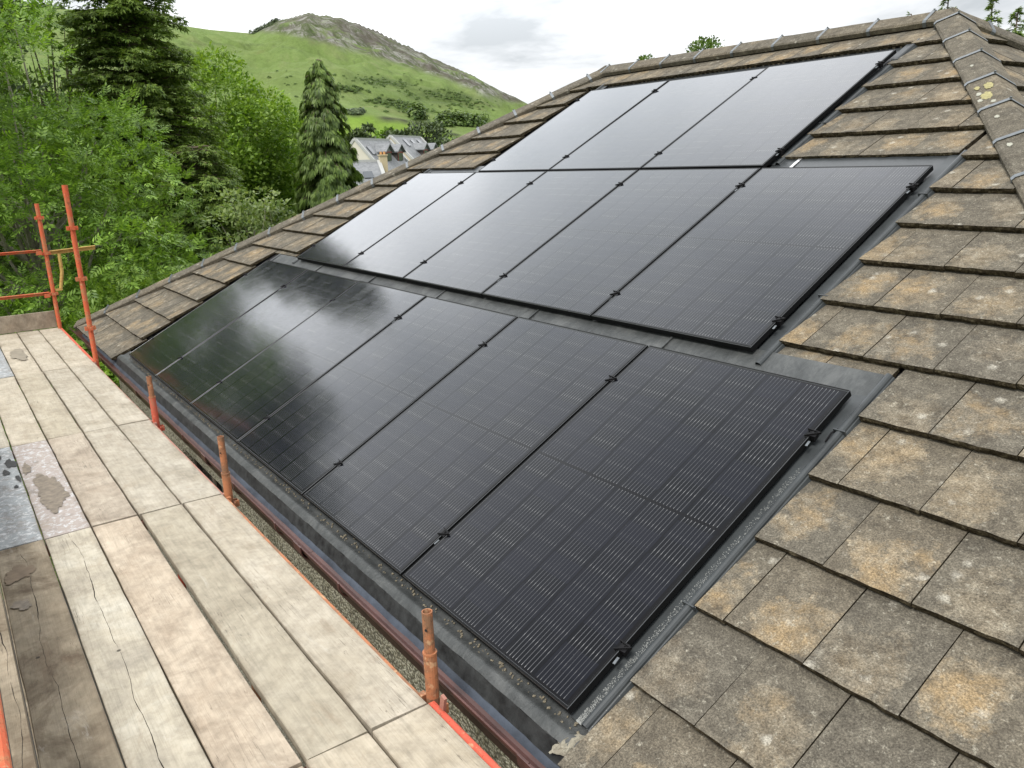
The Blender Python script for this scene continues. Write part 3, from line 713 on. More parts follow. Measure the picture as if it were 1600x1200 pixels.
# gutter with brackets
gut = MB(); GY, GZ0, GR = -.113, -.128, .055
pr = []
for i in range(11):
    a = math.pi + math.pi * i / 10; pr.append(Vector((0, math.cos(a) * GR, math.sin(a) * GR * .95)))
pr = [Vector((0, -GR, .012))] + pr + [Vector((0, GR, .03))]
pi_ = [Vector((0, p.y * .95, p.z * .95 + .001)) for p in pr]
prof = [Vector((0, -GR - .006, .012)), Vector((0, -GR - .006, .004))] + pr[1:] + pi_[::-1] + [Vector((0, -GR, .0145))]
seams = [-2.86, -.6, 1.1, 3.25, 4.95, 6.9, 8.7, 9.42]
for a, b in zip(seams[:-1], seams[1:]): gut.extrude(prof, (a + .002, GY, GZ0), (b - .002, GY, GZ0))
gutter = link(gut.mesh('gutter', M_gutter, smooth=False), 'gutter', house)
def arc(r_, w_):
    mb = MB(); P_ = [Vector((0, math.cos(math.pi + math.pi * i / 12) * r_, math.sin(math.pi + math.pi * i / 12) * r_ * .97)) for i in range(13)]
    P_ = [Vector((0, -r_, .020)), Vector((0, -r_ + .012, .021))][::-1][1:] + P_
    for a, b in zip(P_[:-1], P_[1:]):
        n_ = Vector((0, (a + b).y, (a + b).z)).normalized() * .005
        v_ = [a - Vector((w_, 0, 0)), a + Vector((w_, 0, 0)), b + Vector((w_, 0, 0)), b - Vector((w_, 0, 0))]
        v_ += [x + n_ for x in v_]
        mb.add(v_, [(0, 1, 2, 3), (7, 6, 5, 4), (0, 4, 5, 1), (1, 5, 6, 2), (2, 6, 7, 3), (3, 7, 4, 0)])
    return mb
ba = arc(.063, .012).mesh('gutter_bracket', M_gutter); bu = arc(.064, .05).mesh('gutter_union', M_gutter)
for x in (-2.2, -1.4, -.3, .45, 1.75, 2.7, 3.9, 4.62, 5.45, 6.25, 7.4, 8.2): link(ba, 'gutter_bracket', gutter, Matrix.Translation((x, GY, GZ0)))
for x in seams[1:-1]: link(bu, 'gutter_union', gutter, Matrix.Translation((x, GY, GZ0)))
fb = MB(); fb.box((-2.7, -.048, -.36), (9.25, -.028, -.125)); fb.box((-2.7, -.03, -.36), (9.25, 1.7, -.345))
link(fb.mesh('fascia', simple('dark_fascia', (.05, .026, .02), .6)), 'fascia', house)
# walls: front wall with window openings, recessed corner, other sides
wl = MB(); wz0, wz1 = GZ - .25, -.346
wins = [(1.80, 2.98, -1.75, -.50), (7.6, 8.8, -1.75, -.50), (1.8, 3.0, -4.3, -2.9), (5.2, 6.4, -4.3, -2.9)]
def wall_with(x0, x1, y, holes):
    xs = sorted({x0, x1, *[h[0] for h in holes], *[h[1] for h in holes]}); zs = sorted({wz0, wz1, *[h[2] for h in holes], *[h[3] for h in holes]})
    for a, b in zip(xs[:-1], xs[1:]):
        for c, d_ in zip(zs[:-1], zs[1:]):
            if any(h[0] <= a and b <= h[1] and h[2] <= c and d_ <= h[3] for h in holes): continue
            wl.add([(a, y, c), (b, y, c), (b, y, d_), (a, y, d_)], [(0, 1, 2, 3)])
    for h in holes:
        a, b, c, d_ = h; e = y + .14
        wl.add([(a, y, c), (b, y, c), (b, e, c), (a, e, c)], [(0, 1, 2, 3)]); wl.add([(a, y, d_), (b, y, d_), (b, e, d_), (a, e, d_)], [(3, 2, 1, 0)])
        wl.add([(a, y, c), (a, y, d_), (a, e, d_), (a, e, c)], [(3, 2, 1, 0)]); wl.add([(b, y, c), (b, y, d_), (b, e, d_), (b, e, c)], [(0, 1, 2, 3)])
wall_with(-.85, 8.9, .0, wins)
for a, b in (((-.85, 0), (-.85, 1.7)), ((-.85, 1.7), (-2.4, 1.7)), ((-2.4, 1.7), (-2.4, YB - .4)), ((-2.4, YB - .4), (8.9, YB - .4)), ((8.9, YB - .4), (8.9, 0))):
    wl.add([(*a, wz0), (*b, wz0), (*b, wz1), (*a, wz1)], [(0, 1, 2, 3)])
link(wl.mesh('wall', M_render), 'wall', house)
M_glass = simple('window_glass', (.015, .017, .02), .05, 0, 2, .1, 0, .8); M_upvc = simple('brown_window_frame', (.05, .035, .03), .5)
for a, b, c, d_ in wins:
    f = MB(); y = .08
    for bx_ in (((a, y, c), (a + .06, y + .06, d_)), ((b - .06, y, c), (b, y + .06, d_)), ((a + .06, y + .003, c), (b - .06, y + .057, c + .06)), ((a + .06, y + .003, d_ - .06), (b - .06, y + .057, d_)), (((a + b) / 2 - .03, y + .003, c + .06), ((a + b) / 2 + .03, y + .057, d_ - .06))): f.box(*bx_)
    wd = link(f.mesh('window', M_upvc), 'window', house)
    g = MB(); g.box((a + .05, y + .02, c + .05), (b - .05, y + .03, d_ - .05)); link(g.mesh('pane', M_glass), 'pane', wd)

# ------------------------------------------------------------------ solar panels
PW, PH, FT = 1.134, 1.722, .030
def frame_mesh():
    b = MB(); t = .011
    for (x0, x1, y0, y1) in ((0, PW, 0, t), (0, PW, PH - t, PH), (0, t, t, PH - t), (PW - t, PW, t, PH - t)):
        # bevelled lip: body dark, narrow top edge
        b.box((x0, y0, -FT), (x1, y1, -.0015), 0)
        c = .0016
        b.add([(x0, y0, -.0015), (x1, y0, -.0015), (x1, y1, -.0015), (x0, y1, -.0015), (x0 + c, y0 + c, .0003), (x1 - c, y0 + c, .0003), (x1 - c, y1 - c, .0003), (x0 + c, y1 - c, .0003)], [(0, 1, 5, 4), (1, 2, 6, 5), (2, 3, 7, 6), (3, 0, 4, 7)], 1); b.add([(x0 + c, y0 + c, .0003), (x1 - c, y0 + c, .0003), (x1 - c, y1 - c, .0003), (x0 + c, y1 - c, .0003)], [(0, 1, 2, 3)], 0)
    return b.mesh('frame', [M_black, M_edge])
FM = frame_mesh()
gm = MB(); gm.box((.010, .010, -.008), (PW - .010, PH - .010, -.0012)); GM = gm.mesh('glass', M_pv)
def clamp_mesh():
    b = MB(); b.box((-.008, -.016, -.028), (.008, .016, .003)); b.box((-.017, -.017, .0006), (.017, .017, .0036))
    for a, dy in ((.5, -.008), (-.15, .012)):
        M_ = Matrix.Translation((0, dy, .005)) @ Matrix.Rotation(a, 4, 'Z'); b.box((-.030, -.0018, -.004), (.030, .0018, .005), 0, M_)
    b.tube([(0, 0, .004), (0, 0, .010)], .006, 8)
    return b.mesh('clamp', M_clamp)
CMm = clamp_mesh(); tg = MB(); tg.box((-.005, -.014, -.006), (.005, .014, -.003)); TG = tg.mesh('clamp_tag', M_clip)
ordn = ['leftmost', 'second from left', 'third from left', 'third from right', 'second from right', 'rightmost']
rowsP = [(0, 0., 0., 6, 'bottom row', ordn, {0: 'reflecting dark trees, beside the far tile strip'}),
         (1, .5573, 1.722 + .1346, 5, 'middle row', ['leftmost', 'second from left', 'centre', 'second from right', 'rightmost'], {}),
         (2, .5573 + 1.15, 1.722 * 2 + .1346 + .0239, 3, 'top row', ['left', 'centre', 'right'], {})]
for ri, u0, v0, n_, rn_, on, ex in rowsP:
    for i in range(n_):
        rg = random.Random(ri * 10 + i)
        uu = u0 + i * 1.15 + .004
        M_ = MS @ Matrix.Translation((uu, v0, 0)) @ Matrix.Rotation(rg.uniform(-.0022, .0022), 4, 'X') @ Matrix.Rotation(rg.uniform(-.002, .002), 4, 'Y')
        lab = 'black solar panel, %s of the %s on the tiled roof' % (on[i], rn_)
        o_ = bpy.data.objects.new('solar_panel', None); col.objects.link(o_); o_.empty_display_size = .1; o_.matrix_basis = M_; WM[o_.name] = M_.copy()
        o_['label'] = lab; o_['category'] = 'solar panel'; o_['group'] = 'black solar panels set into the tiled roof'
        link(FM, 'frame', o_, M_); link(GM, 'glass', o_, M_)
        vs_ = ((.27, 1.43) if ri == 0 else (.22, 1.50))
        for j, vv in enumerate(vs_):
            Mc = M_ @ Matrix.Translation((PW + .008, vv + rg.uniform(-.02, .02), .0005)) @ Matrix.Rotation(rg.uniform(-.1, .1), 4, 'Z')
            link(CMm, 'clamp', o_, Mc)
            if i == n_ - 1 or rg.random() < .35: link(TG, 'clamp_tag', o_, Mc @ Matrix.Translation((.002, -.052, -.001)))
        if i == 0:
            for vv in vs_: link(CMm, 'clamp', o_, M_ @ Matrix.Translation((-.008, vv, .0005)))
# small white sticker strip beside the middle row's top right corner
q = MB(); q.box((5.30, 3.60, -.052), (5.325, 3.80, -.049), 0, MS); link(q.mesh('rail_end', M_silver), 'rail_end', house)
# loose cable end by the top right clamp of the bottom row
q = MB(); q.tube([sp(MS, 6.925, 1.46, -.05), sp(MS, 6.93, 1.50, -.035), sp(MS, 6.935, 1.54, -.045)], .004, 6); link(q.mesh('cable_end', M_clamp), 'cable_end', house)

# ------------------------------------------------------------------ scaffold platform
ZD = -.094
plat = thing('scaffold_platform', 'scaffold deck of pale timber boards running alongside the eave', 'scaffold platform', (3., -.86, ZD - .06))
YS = [-.2885, -.5165, -.7508, -.9898, -1.2153, -1.4400]
XJ = [-2.80, -.2264, 2.1835, 4.0491, 6.4651, 8.90, 11.3]
def plank(x0, x1, y0, y1, m_, z1=ZD, seed=0, lab=None):
    rg = random.Random(seed); nx = 14; th = .038
    top = []; wob0 = [rg.uniform(-.0022, .0022) for _ in range(nx + 1)]; wob1 = [rg.uniform(-.0022, .0022) for _ in range(nx + 1)]
    cx, cy = (x0 + x1) / 2, (y0 + y1) / 2; b = MB(); v_ = []
    tl = rg.uniform(-.003, .003); bw = rg.uniform(-.004, .002)
    for i in range(nx + 1):
        f = i / nx; x = x0 + (x1 - x0) * f; z = z1 + bw * (1 - (2 * f - 1) ** 2)
        ya, yb = y0 + wob0[i], y1 + wob1[i]; ch = .003
        for (y, zz_) in ((ya, z - th), (ya, z - ch), (ya + ch, z), (yb - ch, z), (yb, z - ch), (yb, z - th)):
            v_.append((x - cx, y - cy, zz_ - z1 + tl * (y - cy) / .11))
    for i in range(nx):
        for j in range(6): b.f.append((i * 6 + j, (i + 1) * 6 + j, (i + 1) * 6 + (j + 1) % 6, i * 6 + (j + 1) % 6))
    b.f += [tuple(range(6)), tuple(nx * 6 + j for j in range(6))[::-1]]
    b.v = v_; b.m = [0] * len(b.f)
    b.f = [f_[::-1] for f_ in b.f]
    o = link(b.mesh('plank', m_), 'plank', plat, Matrix.Translation((cx, cy, z1)))
    if lab: o['label'] = lab
    return o
gapw = {(3, 1): (.010, .0), (4, 0): (.004, 0)}
MT = {(0, 0): W_pale, (0, 1): W_pale, (0, 2): W_pale, (0, 3): W_blue, (0, 4): W_pale,
      (1, 0): W_pale, (1, 1): W_pale, (1, 2): W_grey, (1, 3): W_pale, (1, 4): W_pale,
      (2, 0): W_pale, (2, 1): W_pale, (2, 2): W_warm, (2, 3): W_pink, (2, 4): W_blue,
      (3, 0): W_pale, (3, 1): W_grey, (3, 2): W_warm, (3, 3): W_split, (3, 4): W_dark,
      (4, 0): W_pale, (4, 1): W_pale, (4, 2): W_warm, (4, 3): W_grey, (4, 4): W_pale,
      (5, 0): W_pale, (5, 1): W_grey, (5, 2): W_pale, (5, 3): W_grey, (5, 4): W_warm}
LB = {(2, 3): 'dusty pinkish painted plank with a wet brown patch', (2, 4): 'blue grey painted plank', (3, 4): 'dark stained plank with a long split', (3, 3): 'pale plank with a long split', (0, 3): 'grey painted plank'}
for gi in range(6):
    for bi in range(5):
        rg = random.Random(gi * 9 + bi)
        g = .0035 + rg.uniform(0, .002)
        y1 = YS[bi] - (g if bi else .0); y0 = YS[bi + 1] + g
        if gi == 3 and bi == 1: y0 += .012
        if gi == 3 and bi == 0: y0 += .004
        if gi == 1 and bi == 1: y0 += .004
        e0 = rg.uniform(.004, .009); e1 = rg.uniform(.004, .009)
        zz_ = ZD + rg.uniform(-.003, .003)
        plank(XJ[gi] + e0, XJ[gi + 1] - e1, y0, y1, MT[(gi, bi)], zz_, gi * 31 + bi, LB.get((gi, bi)))
# toe boards
def toe(x0, y0, x1, y1, th, z0, z1, m_, nm='toe_board'):
    b = MB(); b.box((x0 - (x0 + x1) / 2, y0 - (y0 + y1) / 2, z0), (x1 - (x0 + x1) / 2, y1 - (y0 + y1) / 2, z1)); return link(b.mesh(nm, m_), nm, plat, Matrix.Translation(((x0 + x1) / 2, (y0 + y1) / 2, 0)))
toe(-2.84, -1.50, -2.805, -.305, 0, ZD + .004, .118, W_warm)
xs = [-2.80, 1.0, 4.9, 8.8, 11.3]
for a, b in zip(xs[:-1], xs[1:]): toe(a + .004, -1.496, b - .004, -1.4435, 0, ZD - .02, .125, W_grey if a < 4 else W_dark)
# added lining boards below the deck, put in to darken the plank gaps
for i, y in enumerate((-.40, -.64, -.88, -1.12, -1.36)):
    b = MB(); b.box((-4.4, -.112, -.038), (4.4, .112, 0)); link(b.mesh('added_gap_lining', W_dark), 'added_gap_lining', plat, Matrix.Translation((1.2, y, -2.1)))
    b = MB(); b.box((-3.0, -.112, -.038), (3.0, .112, 0)); link(b.mesh('added_gap_lining', W_dark), 'added_gap_lining', plat, Matrix.Translation((8.65, y, -2.1)))
# wet patches and mud
def patch(name, x, y, rx, ry, m_, seed, h=.0012):
    rg = random.Random(seed); ph = [rg.uniform(0, 6.28) for _ in range(5)]; v_ = [(0, 0, h)]; n_ = 96
    for i in range(n_):
        a = 6.283 * i / n_; r_ = 1 + .16 * math.sin(2 * a + ph[0]) + .13 * math.sin(3 * a + ph[1]) + .09 * math.sin(5 * a + ph[2]) + .06 * math.sin(9 * a + ph[3]) + .05 * math.sin(14 * a + ph[4]) + .035 * math.sin(23 * a + ph[0] * 2) + .025 * math.sin(37 * a + ph[1] * 3)
        v_.append((rx * r_ * math.cos(a), ry * r_ * math.sin(a), h * .3))
    f_ = [(0, i + 1, (i + 1) % n_ + 1) for i in range(n_)]
    return link(mk(name, v_, f_, m_), name, plat, Matrix.Translation((x, y, ZD + .0042)), kind=None)
M_wet = simple('damp_mud', (.17, .14, .105), .6, 0, 24, .45)
M_wet2 = simple('damp_patch', (.28, .245, .195), .45, 0, 10, .2)
M_bitumen = simple('black_bitumen', (.015, .015, .016), .6)
patch('mud_patch', 3.33, -1.10, .30, .082, M_wet, 3); patch('mud_patch', 2.78, -1.175, .12, .022, M_wet, 5)
patch('damp_patch', -1.30, -.865, .30, .080, M_wet2, 8)
for i, (x, y, a, b_) in enumerate(((2.6, -1.25, .10, .03), (2.78, -1.29, .05, .022), (2.95, -1.235, .07, .012), (2.4, -1.31, .06, .02), (3.1, -1.26, .03, .01))): patch('bitumen_blob', x, y, a, b_, M_bitumen, 20 + i, .004)
patch('mud_patch', 4.75, -1.38, .05, .035, M_wet, 31); patch('mud_patch', 4.4, -1.36, .09, .06, simple('brown_stain', (.16, .12, .08), .8), 33)

# standards (uprights) with V-pressing couplers
def coupler(z):
    b = MB()
    b.tube([(0, 0, -.012), (0, 0, .012)], .031, 12)
    for a in range(4):
        M_ = Matrix.Translation((0, 0, z)) @ Matrix.Rotation(a * math.pi / 2, 4, 'Z')
        b.box((.022, -.024, -.018), (.028, .024, .026), 0, M_); b.box((.026, -.024, -.014), (.056, -.018, .022), 0, M_); b.box((.026, .018, -.014), (.056, .024, .022), 0, M_)
        b.box((.052, -.024, -.014), (.057, .024, .018), 0, M_)
    return b
def couplers(parent, x, y, zs, m_):
    for z in zs:
        b = MB()
        b.tube([(0, 0, -.010), (0, 0, .014)], .030, 12)
        for a in range(4):
            M_ = Matrix.Rotation(a * math.pi / 2, 4, 'Z')
            b.box((.026, -.022, -.016), (.050, -.016, .022), 0, M_); b.box((.026, .016, -.016), (.050, .022, .022), 0, M_); b.box((.046, -.0155, -.014), (.051, .0155, .018), 0, M_)
        link(b.mesh('coupler', m_), 'coupler', parent, Matrix.Translation((x, y, z)))
def hollow(b, z0, z1, ro, ri, seg=16, mi=0):
    v_ = []; 
    for z, r_ in ((z0, ro), (z1, ro), (z1, ri), (z1 - .08, ri)):
        v_ += [(r_ * math.cos(6.2832 * i / seg), r_ * math.sin(6.2832 * i / seg), z) for i in range(seg)]
    f_ = [(j * seg + i, j * seg + (i + 1) % seg, (j + 1) * seg + (i + 1) % seg, (j + 1) * seg + i) for j in range(3) for i in range(seg)]
    f_.append(tuple(3 * seg + i for i in range(seg)))
    b.add(v_, f_, mi)
def standard(x, y, z_joint, z_top, m1_, m2_, lab, coups=(), zb=GZ - .2, cm=None):
    t = thing('scaffold_pole', lab, 'scaffold pole', (x, y, zb), 'upright scaffold poles')
    b = MB(); hollow(b, 0, z_joint - ZD, .0242, .020); 
    M0 = Matrix.Translation((x, y, ZD))
    link(b.mesh('tube', m1_, smooth=False), 'tube', t, M0)
    b = MB(); b.tube([(0, 0, zb - ZD), (0, 0, 0)], .0242, 10); link(b.mesh('lower_tube', m1_), 'lower_tube', t, M0)
    if z_top > z_joint:
        b = MB(); hollow(b, z_joint - ZD - .02, z_top - ZD, .0192, .0155)
        b.tube([(0, 0, z_joint - ZD - .004), (0, 0, z_joint - ZD + .004)], .0262, 16)
        s_ = link(b.mesh('spigot', m2_), 'spigot', t, M0)
        b = MB(); b.tube([(.0, -.0196, 0), (.0, -.0188, 0)], .0055, 10); hb = link(b.mesh('pin_hole', M_under), 'pin_hole', s_, Matrix.Translation((x + .006, y - .0005, (z_joint + z_top) / 2 + .02)) @ Matrix.Rotation(.5, 4, 'Z'))
    couplers(t, x, y, coups, cm or m1_)
    return t
standard(6.4395, -.2534, .085, .2485, R_rusty, R_rusty, 'short rusty scaffold pole nearest the camera, with a pin hole in its spigot', (-.16,))
standard(4.0913, -.2625, .04, .2676, R_rusty, R_rusty, 'short heavily rusted scaffold pole, second nearest along the deck edge', (-.16,))
standard(2.2657, -.2586, .10, .2631, R_red, R_rusty, 'short scaffold pole with red lower tube and rusty spigot', (-.16,))
tall = standard(-.3454, -.2557, 1.665, 1.665, R_orange, R_orange, 'tall orange scaffold pole at the far end, rising above the roof corner', (.247, .75, 1.25), cm=R_orange)
b = MB(); b.box((.018, -.012, 1.50), (.030, .012, 1.60)); b.box((-.004, -.027, 1.56), (.004, .027, 1.665)); link(b.mesh('lug', R_orange), 'lug', tall, Matrix.Translation((-.3454, -.2557, 0)))
far = standard(-2.716, -.285, 1.44, 1.44, R_orange, R_orange, 'orange and rusty scaffold pole at the far corner of the deck', (.34, .84, 1.267), cm=R_orange)
for x in (8.75, 6.44, 4.09, 2.27, -.345, -2.716):
    standard(x, -1.555, 1.45, 1.45, R_orange, R_orange, 'orange outer scaffold pole out of the picture, beside the toe board', (.34, .84)) if x < -2 else None
# rails
def lbar(name, A, B, m_, lab, group, h=.04, w_=.04, cat='guard rail'):
    A, B = Vector(A), Vector(B); d_ = (B - A).normalized(); s_ = d_.cross(Vector((0, 0, 1))).normalized(); u_ = Vector((0, 0, 1)); t = .006
    mb = MB(); prof = [s_ * -w_ / 2 + u_ * h / 2, s_ * w_ / 2 + u_ * h / 2, s_ * w_ / 2 + u_ * (h / 2 - t), s_ * (-w_ / 2 + t) + u_ * (h / 2 - t), s_ * (-w_ / 2 + t) - u_ * h / 2, s_ * -w_ / 2 - u_ * h / 2]
    c_ = (A + B) / 2; mb.extrude(prof, A - c_, B - c_)
    for P_, sg in ((A, 1), (B, -1)):
        q_ = P_ - c_ + d_ * .03 * sg; mb.box((q_.x - .03, q_.y - .03, q_.z - .045), (q_.x + .03, q_.y + .03, q_.z + .004))
    return link(mb.mesh(name, m_), name, None, Matrix.Translation(c_), lab, cat, group)
lbar('guard_rail', (-2.716, -1.53, .875), (-2.716, -.33, .875), R_orange, 'upper orange guard rail across the far end of the deck', 'guard rails', .035, .05)
lbar('guard_rail', (-2.716, -1.53, .350), (-2.716, -.33, .350), R_orange, 'lower orange guard rail across the far end of the deck', 'guard rails', .04, .05)
br = thing('bracket_arm', 'yellowed rusty bracket arm sticking out from the far corner pole', 'scaffold bracket', (-2.716, -.25, .35))
mb = MB(); mb.extrude([Vector((-.025, 0, .02)), Vector((.025, 0, .02)), Vector((.025, 0, .012)), Vector((-.018, 0, .012)), Vector((-.018, 0, -.032)), Vector((-.025, 0, -.032))], (-2.716, -.25, .850), (-2.716, .27, .872)); link(mb.mesh('arm', R_yel), 'arm', br)
mb = MB(); mb.tube([(-2.716, -.145, .83), (-2.716, -.15, .6), (-2.716, -.195, .40)], .020, 8); mb.box((-2.73, -.26, .375), (-2.70, -.18, .40)); link(mb.mesh('strut', R_yel), 'strut', br)
# ledgers under the deck edge
segs = [(-2.716, -.345, R_red, 'bright red ledger tube along the far deck edge'), (-.345, 2.266, R_dull, 'dull pink ledger bar along deck edge below the far end tiles'), (2.266, 4.091, R_dull, 'dull pink ledger bar between the two shorter poles'), (4.091, 6.44, R_rusty, 'rusty orange ledger bar beside the long bare run of wall'), (6.44, 8.75, R_red, 'bright red ledger tube at the near end of the deck edge')]
for a, b, m_, lab in segs:
    mb = MB(); L = (b - a) / 2 - .028
    if m_ is R_red: mb.tube([(-L, 0, 0), (-L + .05, 0, 0), (L - .05, 0, 0), (L, 0, 0)], [.015, .0155, .0155, .015], 12)
    else: mb.extrude([Vector((0, -.02, .008)), Vector((0, -.008, .008)), Vector((0, -.008, -.03)), Vector((0, -.012, -.03)), Vector((0, -.012, .003)), Vector((0, -.02, .003))], (-L, 0, 0), (L, 0, 0))
    mb.box((-L - .004, -.014, -.03), (-L + .022, .010, .012)); mb.box((L - .022, -.014, -.03), (L + .004, .010, .012))
    link(mb.mesh('ledger', m_), 'ledger', None, Matrix.Translation(((a + b) / 2, -.273, ZD - .014)), lab, 'scaffold ledger', 'ledgers along the deck edge')
mb = MB(); mb.box((-.012, -.006, 0), (.012, .006, .085)); link(mb.mesh('wedge', R_dull), 'wedge', bpy.data.objects.get('scaffold_pole'), Matrix.Translation((6.515, -.262, -.12)) @ Matrix.Rotation(.25, 4, 'Y'))
for i, x in enumerate(XJ[1:-1]):
    mb = MB(); mb.box((-.028, -.58, -.05), (.028, .58, -.004)); lab = ['far end', 'second plank joint', 'third plank joint', 'near plank joint', 'camera end'][i]
    link(mb.mesh('transom', R_dull), 'transom', None, Matrix.Translation((x, -.86, ZD - .040)), 'pink rusty transom under the plank ends at the %s' % lab, 'scaffold transom', 'transoms under the planks')
lr = MB(); lr.tube([(-3.2, 0, 0), (3.2, 0, 0)], .025, 12); link(lr.mesh('guard_rail', R_orange), 'guard_rail', None, Matrix.Translation((5.5, -1.512, .34)), 'orange guard rail along the outer toe board, lower left corner', 'guard rail', 'guard rails')

# ------------------------------------------------------------------ trees
def unit(v_): return v_ / np.maximum(np.linalg.norm(v_, axis=-1, keepdims=True), 1e-9)
T_LEAF = np.array([[[0, 0, 0], [.45, .30, .05], [1, 0, -.05], [.45, -.30, .05]]], float)
def compound(n=7):
    q = []
    for i in range(n // 2):
        x = .25 + i * .2
        for sg in (1, -1):
            a = sg * 1.0; L = .42; ca, sa = math.cos(a), math.sin(a)
            loc = [(0, 0), (L * .5, L * .17), (L, 0), (L * .5, -L * .17)]
            q.append([(x + ca * p - sa * r_, sa * p + ca * r_, -.05 * (p / L)) for p, r_ in loc])
    q.append([(.8, 0, 0), (1.0, .07, 0), (1.25, 0, -.05), (1.0, -.07, 0)])
    return np.array(q)
T_COMP = compound()
T_SPRAY = np.array([[[0, 0, 0], [.5, .16, 0], [1, 0, -.12], [.5, -.05, 0]], [[.1, 0, 0], [.35, .32, -.02], [.62, .42, -.1], [.4, .12, 0]], [[.1, 0, 0], [.4, -.12, 0], [.62, -.40, -.1], [.35, -.30, -.02]]], float)
T_HANG = np.array([[[0, 0, 0], [.4, .10, 0], [1, 0, 0], [.5, -.05, 0]], [[.05, 0, 0], [.3, .24, .03], [.75, .22, .04], [.4, .06, 0]], [[.05, 0, 0], [.4, -.06, 0], [.75, -.22, .04], [.3, -.24, .03]]], float)
def place_leaves(P, D_, Nn, S_, T, r=rng):
    D_ = unit(D_); Nn = unit(Nn - (Nn * D_).sum(-1, keepdims=True) * D_); B = np.cross(Nn, D_)
    T = T[None] * S_[:, None, None, None]
    return (P[:, None, None] + T[..., 0:1] * D_[:, None, None] + T[..., 1:2] * B[:, None, None] + T[..., 2:3] * Nn[:, None, None]).reshape(-1, T.shape[2], 3)
def lobes(r, n=14):
    d_ = unit(r.normal(size=(n, 3))); a_ = r.uniform(-.28, .34, n); kk = r.uniform(3, 9, n)
    return lambda x: 1 + (a_ * np.exp(kk * ((x @ d_.T) - 1))).sum(-1)
def broad_tree(name, lab, cat, az, dist, zc, rx, rz, nleaf, size, T, lm, bm, seed, nclump=120, group=None, trunk=.14, clr=.32, zb=GZ, thin=0., xyz=None, shell=.5):
    r = np.random.default_rng(seed); base = xyz or azd(az, dist, zb); base = Vector((base[0], base[1], zb))
    t = thing(name, lab, cat, base, group); c = np.array([0, 0, zc - zb]); f = lobes(r)
    u_ = unit(r.normal(size=(nclump, 3))); rad = (shell + (1 - shell) * r.random(nclump) ** .6) * f(u_)
    C_ = u_ * rad[:, None] * np.array([rx, rx, rz]); C_[:, 2] += c[2]
    C_ = C_[C_[:, 2] > .4]; n_ = len(C_)
    cs = clr * r.uniform(.6, 1.3, n_) * (rx / 2) ** .5
    ci = r.choice(n_, nleaf, p=cs ** 2 / (cs ** 2).sum()); uo = unit(r.normal(size=(nleaf, 3))); uo[:, 2] = np.where(uo[:, 2] < -.25, -uo[:, 2], uo[:, 2]); off = uo * (cs[ci] * 1.75 * (r.random(nleaf) ** .33 * .8 + .2 + np.abs(r.normal(size=nleaf)) * .12))[:, None] * np.array([1.1, 1.1, .72])
    P = C_[ci] + off; out = unit(P - np.array([0, 0, c[2] - rz * .3]))
    D_ = out * .35 + uo * .6 + r.normal(size=(nleaf, 3)) * .5 + np.array([0, 0, -.2]); Nn = np.array([0, 0, .8]) + out * .25 + uo * .6 + r.normal(size=(nleaf, 3)) * .35
    S_ = size * r.uniform(.65, 1.25, nleaf)
    link(mkquads('crown', place_leaves(P, D_, Nn, S_, T), lm), 'crown', t, Matrix.Translation(base))
    b = MB(); topz = c[2] + rz * .35; bend = r.normal(size=(5, 2)) * rx * .07
    tp = [Vector((bend[i, 0] * (i > 0), bend[i, 1] * (i > 0), topz * i / 4)) for i in range(5)]
    b.tube(tp, [trunk * (1 - .17 * i) for i in range(5)], 8, False)
    link(b.mesh('trunk', bm), 'trunk', t, Matrix.Translation(base))
    b = MB()
    for i in r.permutation(n_)[:min(n_, 60)]:
        e = Vector(C_[i]); s0 = r.uniform(.35, .95); zz_ = min(topz * s0, max(.3, e.z - .15)); q = zz_ / topz * 4; j = min(int(q), 3); st = tp[j].lerp(tp[j + 1], q - j)
        m1 = st.lerp(e, .5) + Vector((0, 0, -.12 * (e - st).length * .6)) + Vector(r.normal(size=3) * .12)
        b.tube([st, st.lerp(m1, .6) , m1, m1.lerp(e, .6) + Vector(r.normal(size=3) * .05), e], [trunk * .35, trunk * .26, trunk * .2, trunk * .12, trunk * .06], 5, False)
    link(b.mesh('limbs', bm), 'limbs', t, Matrix.Translation(base))
    return t
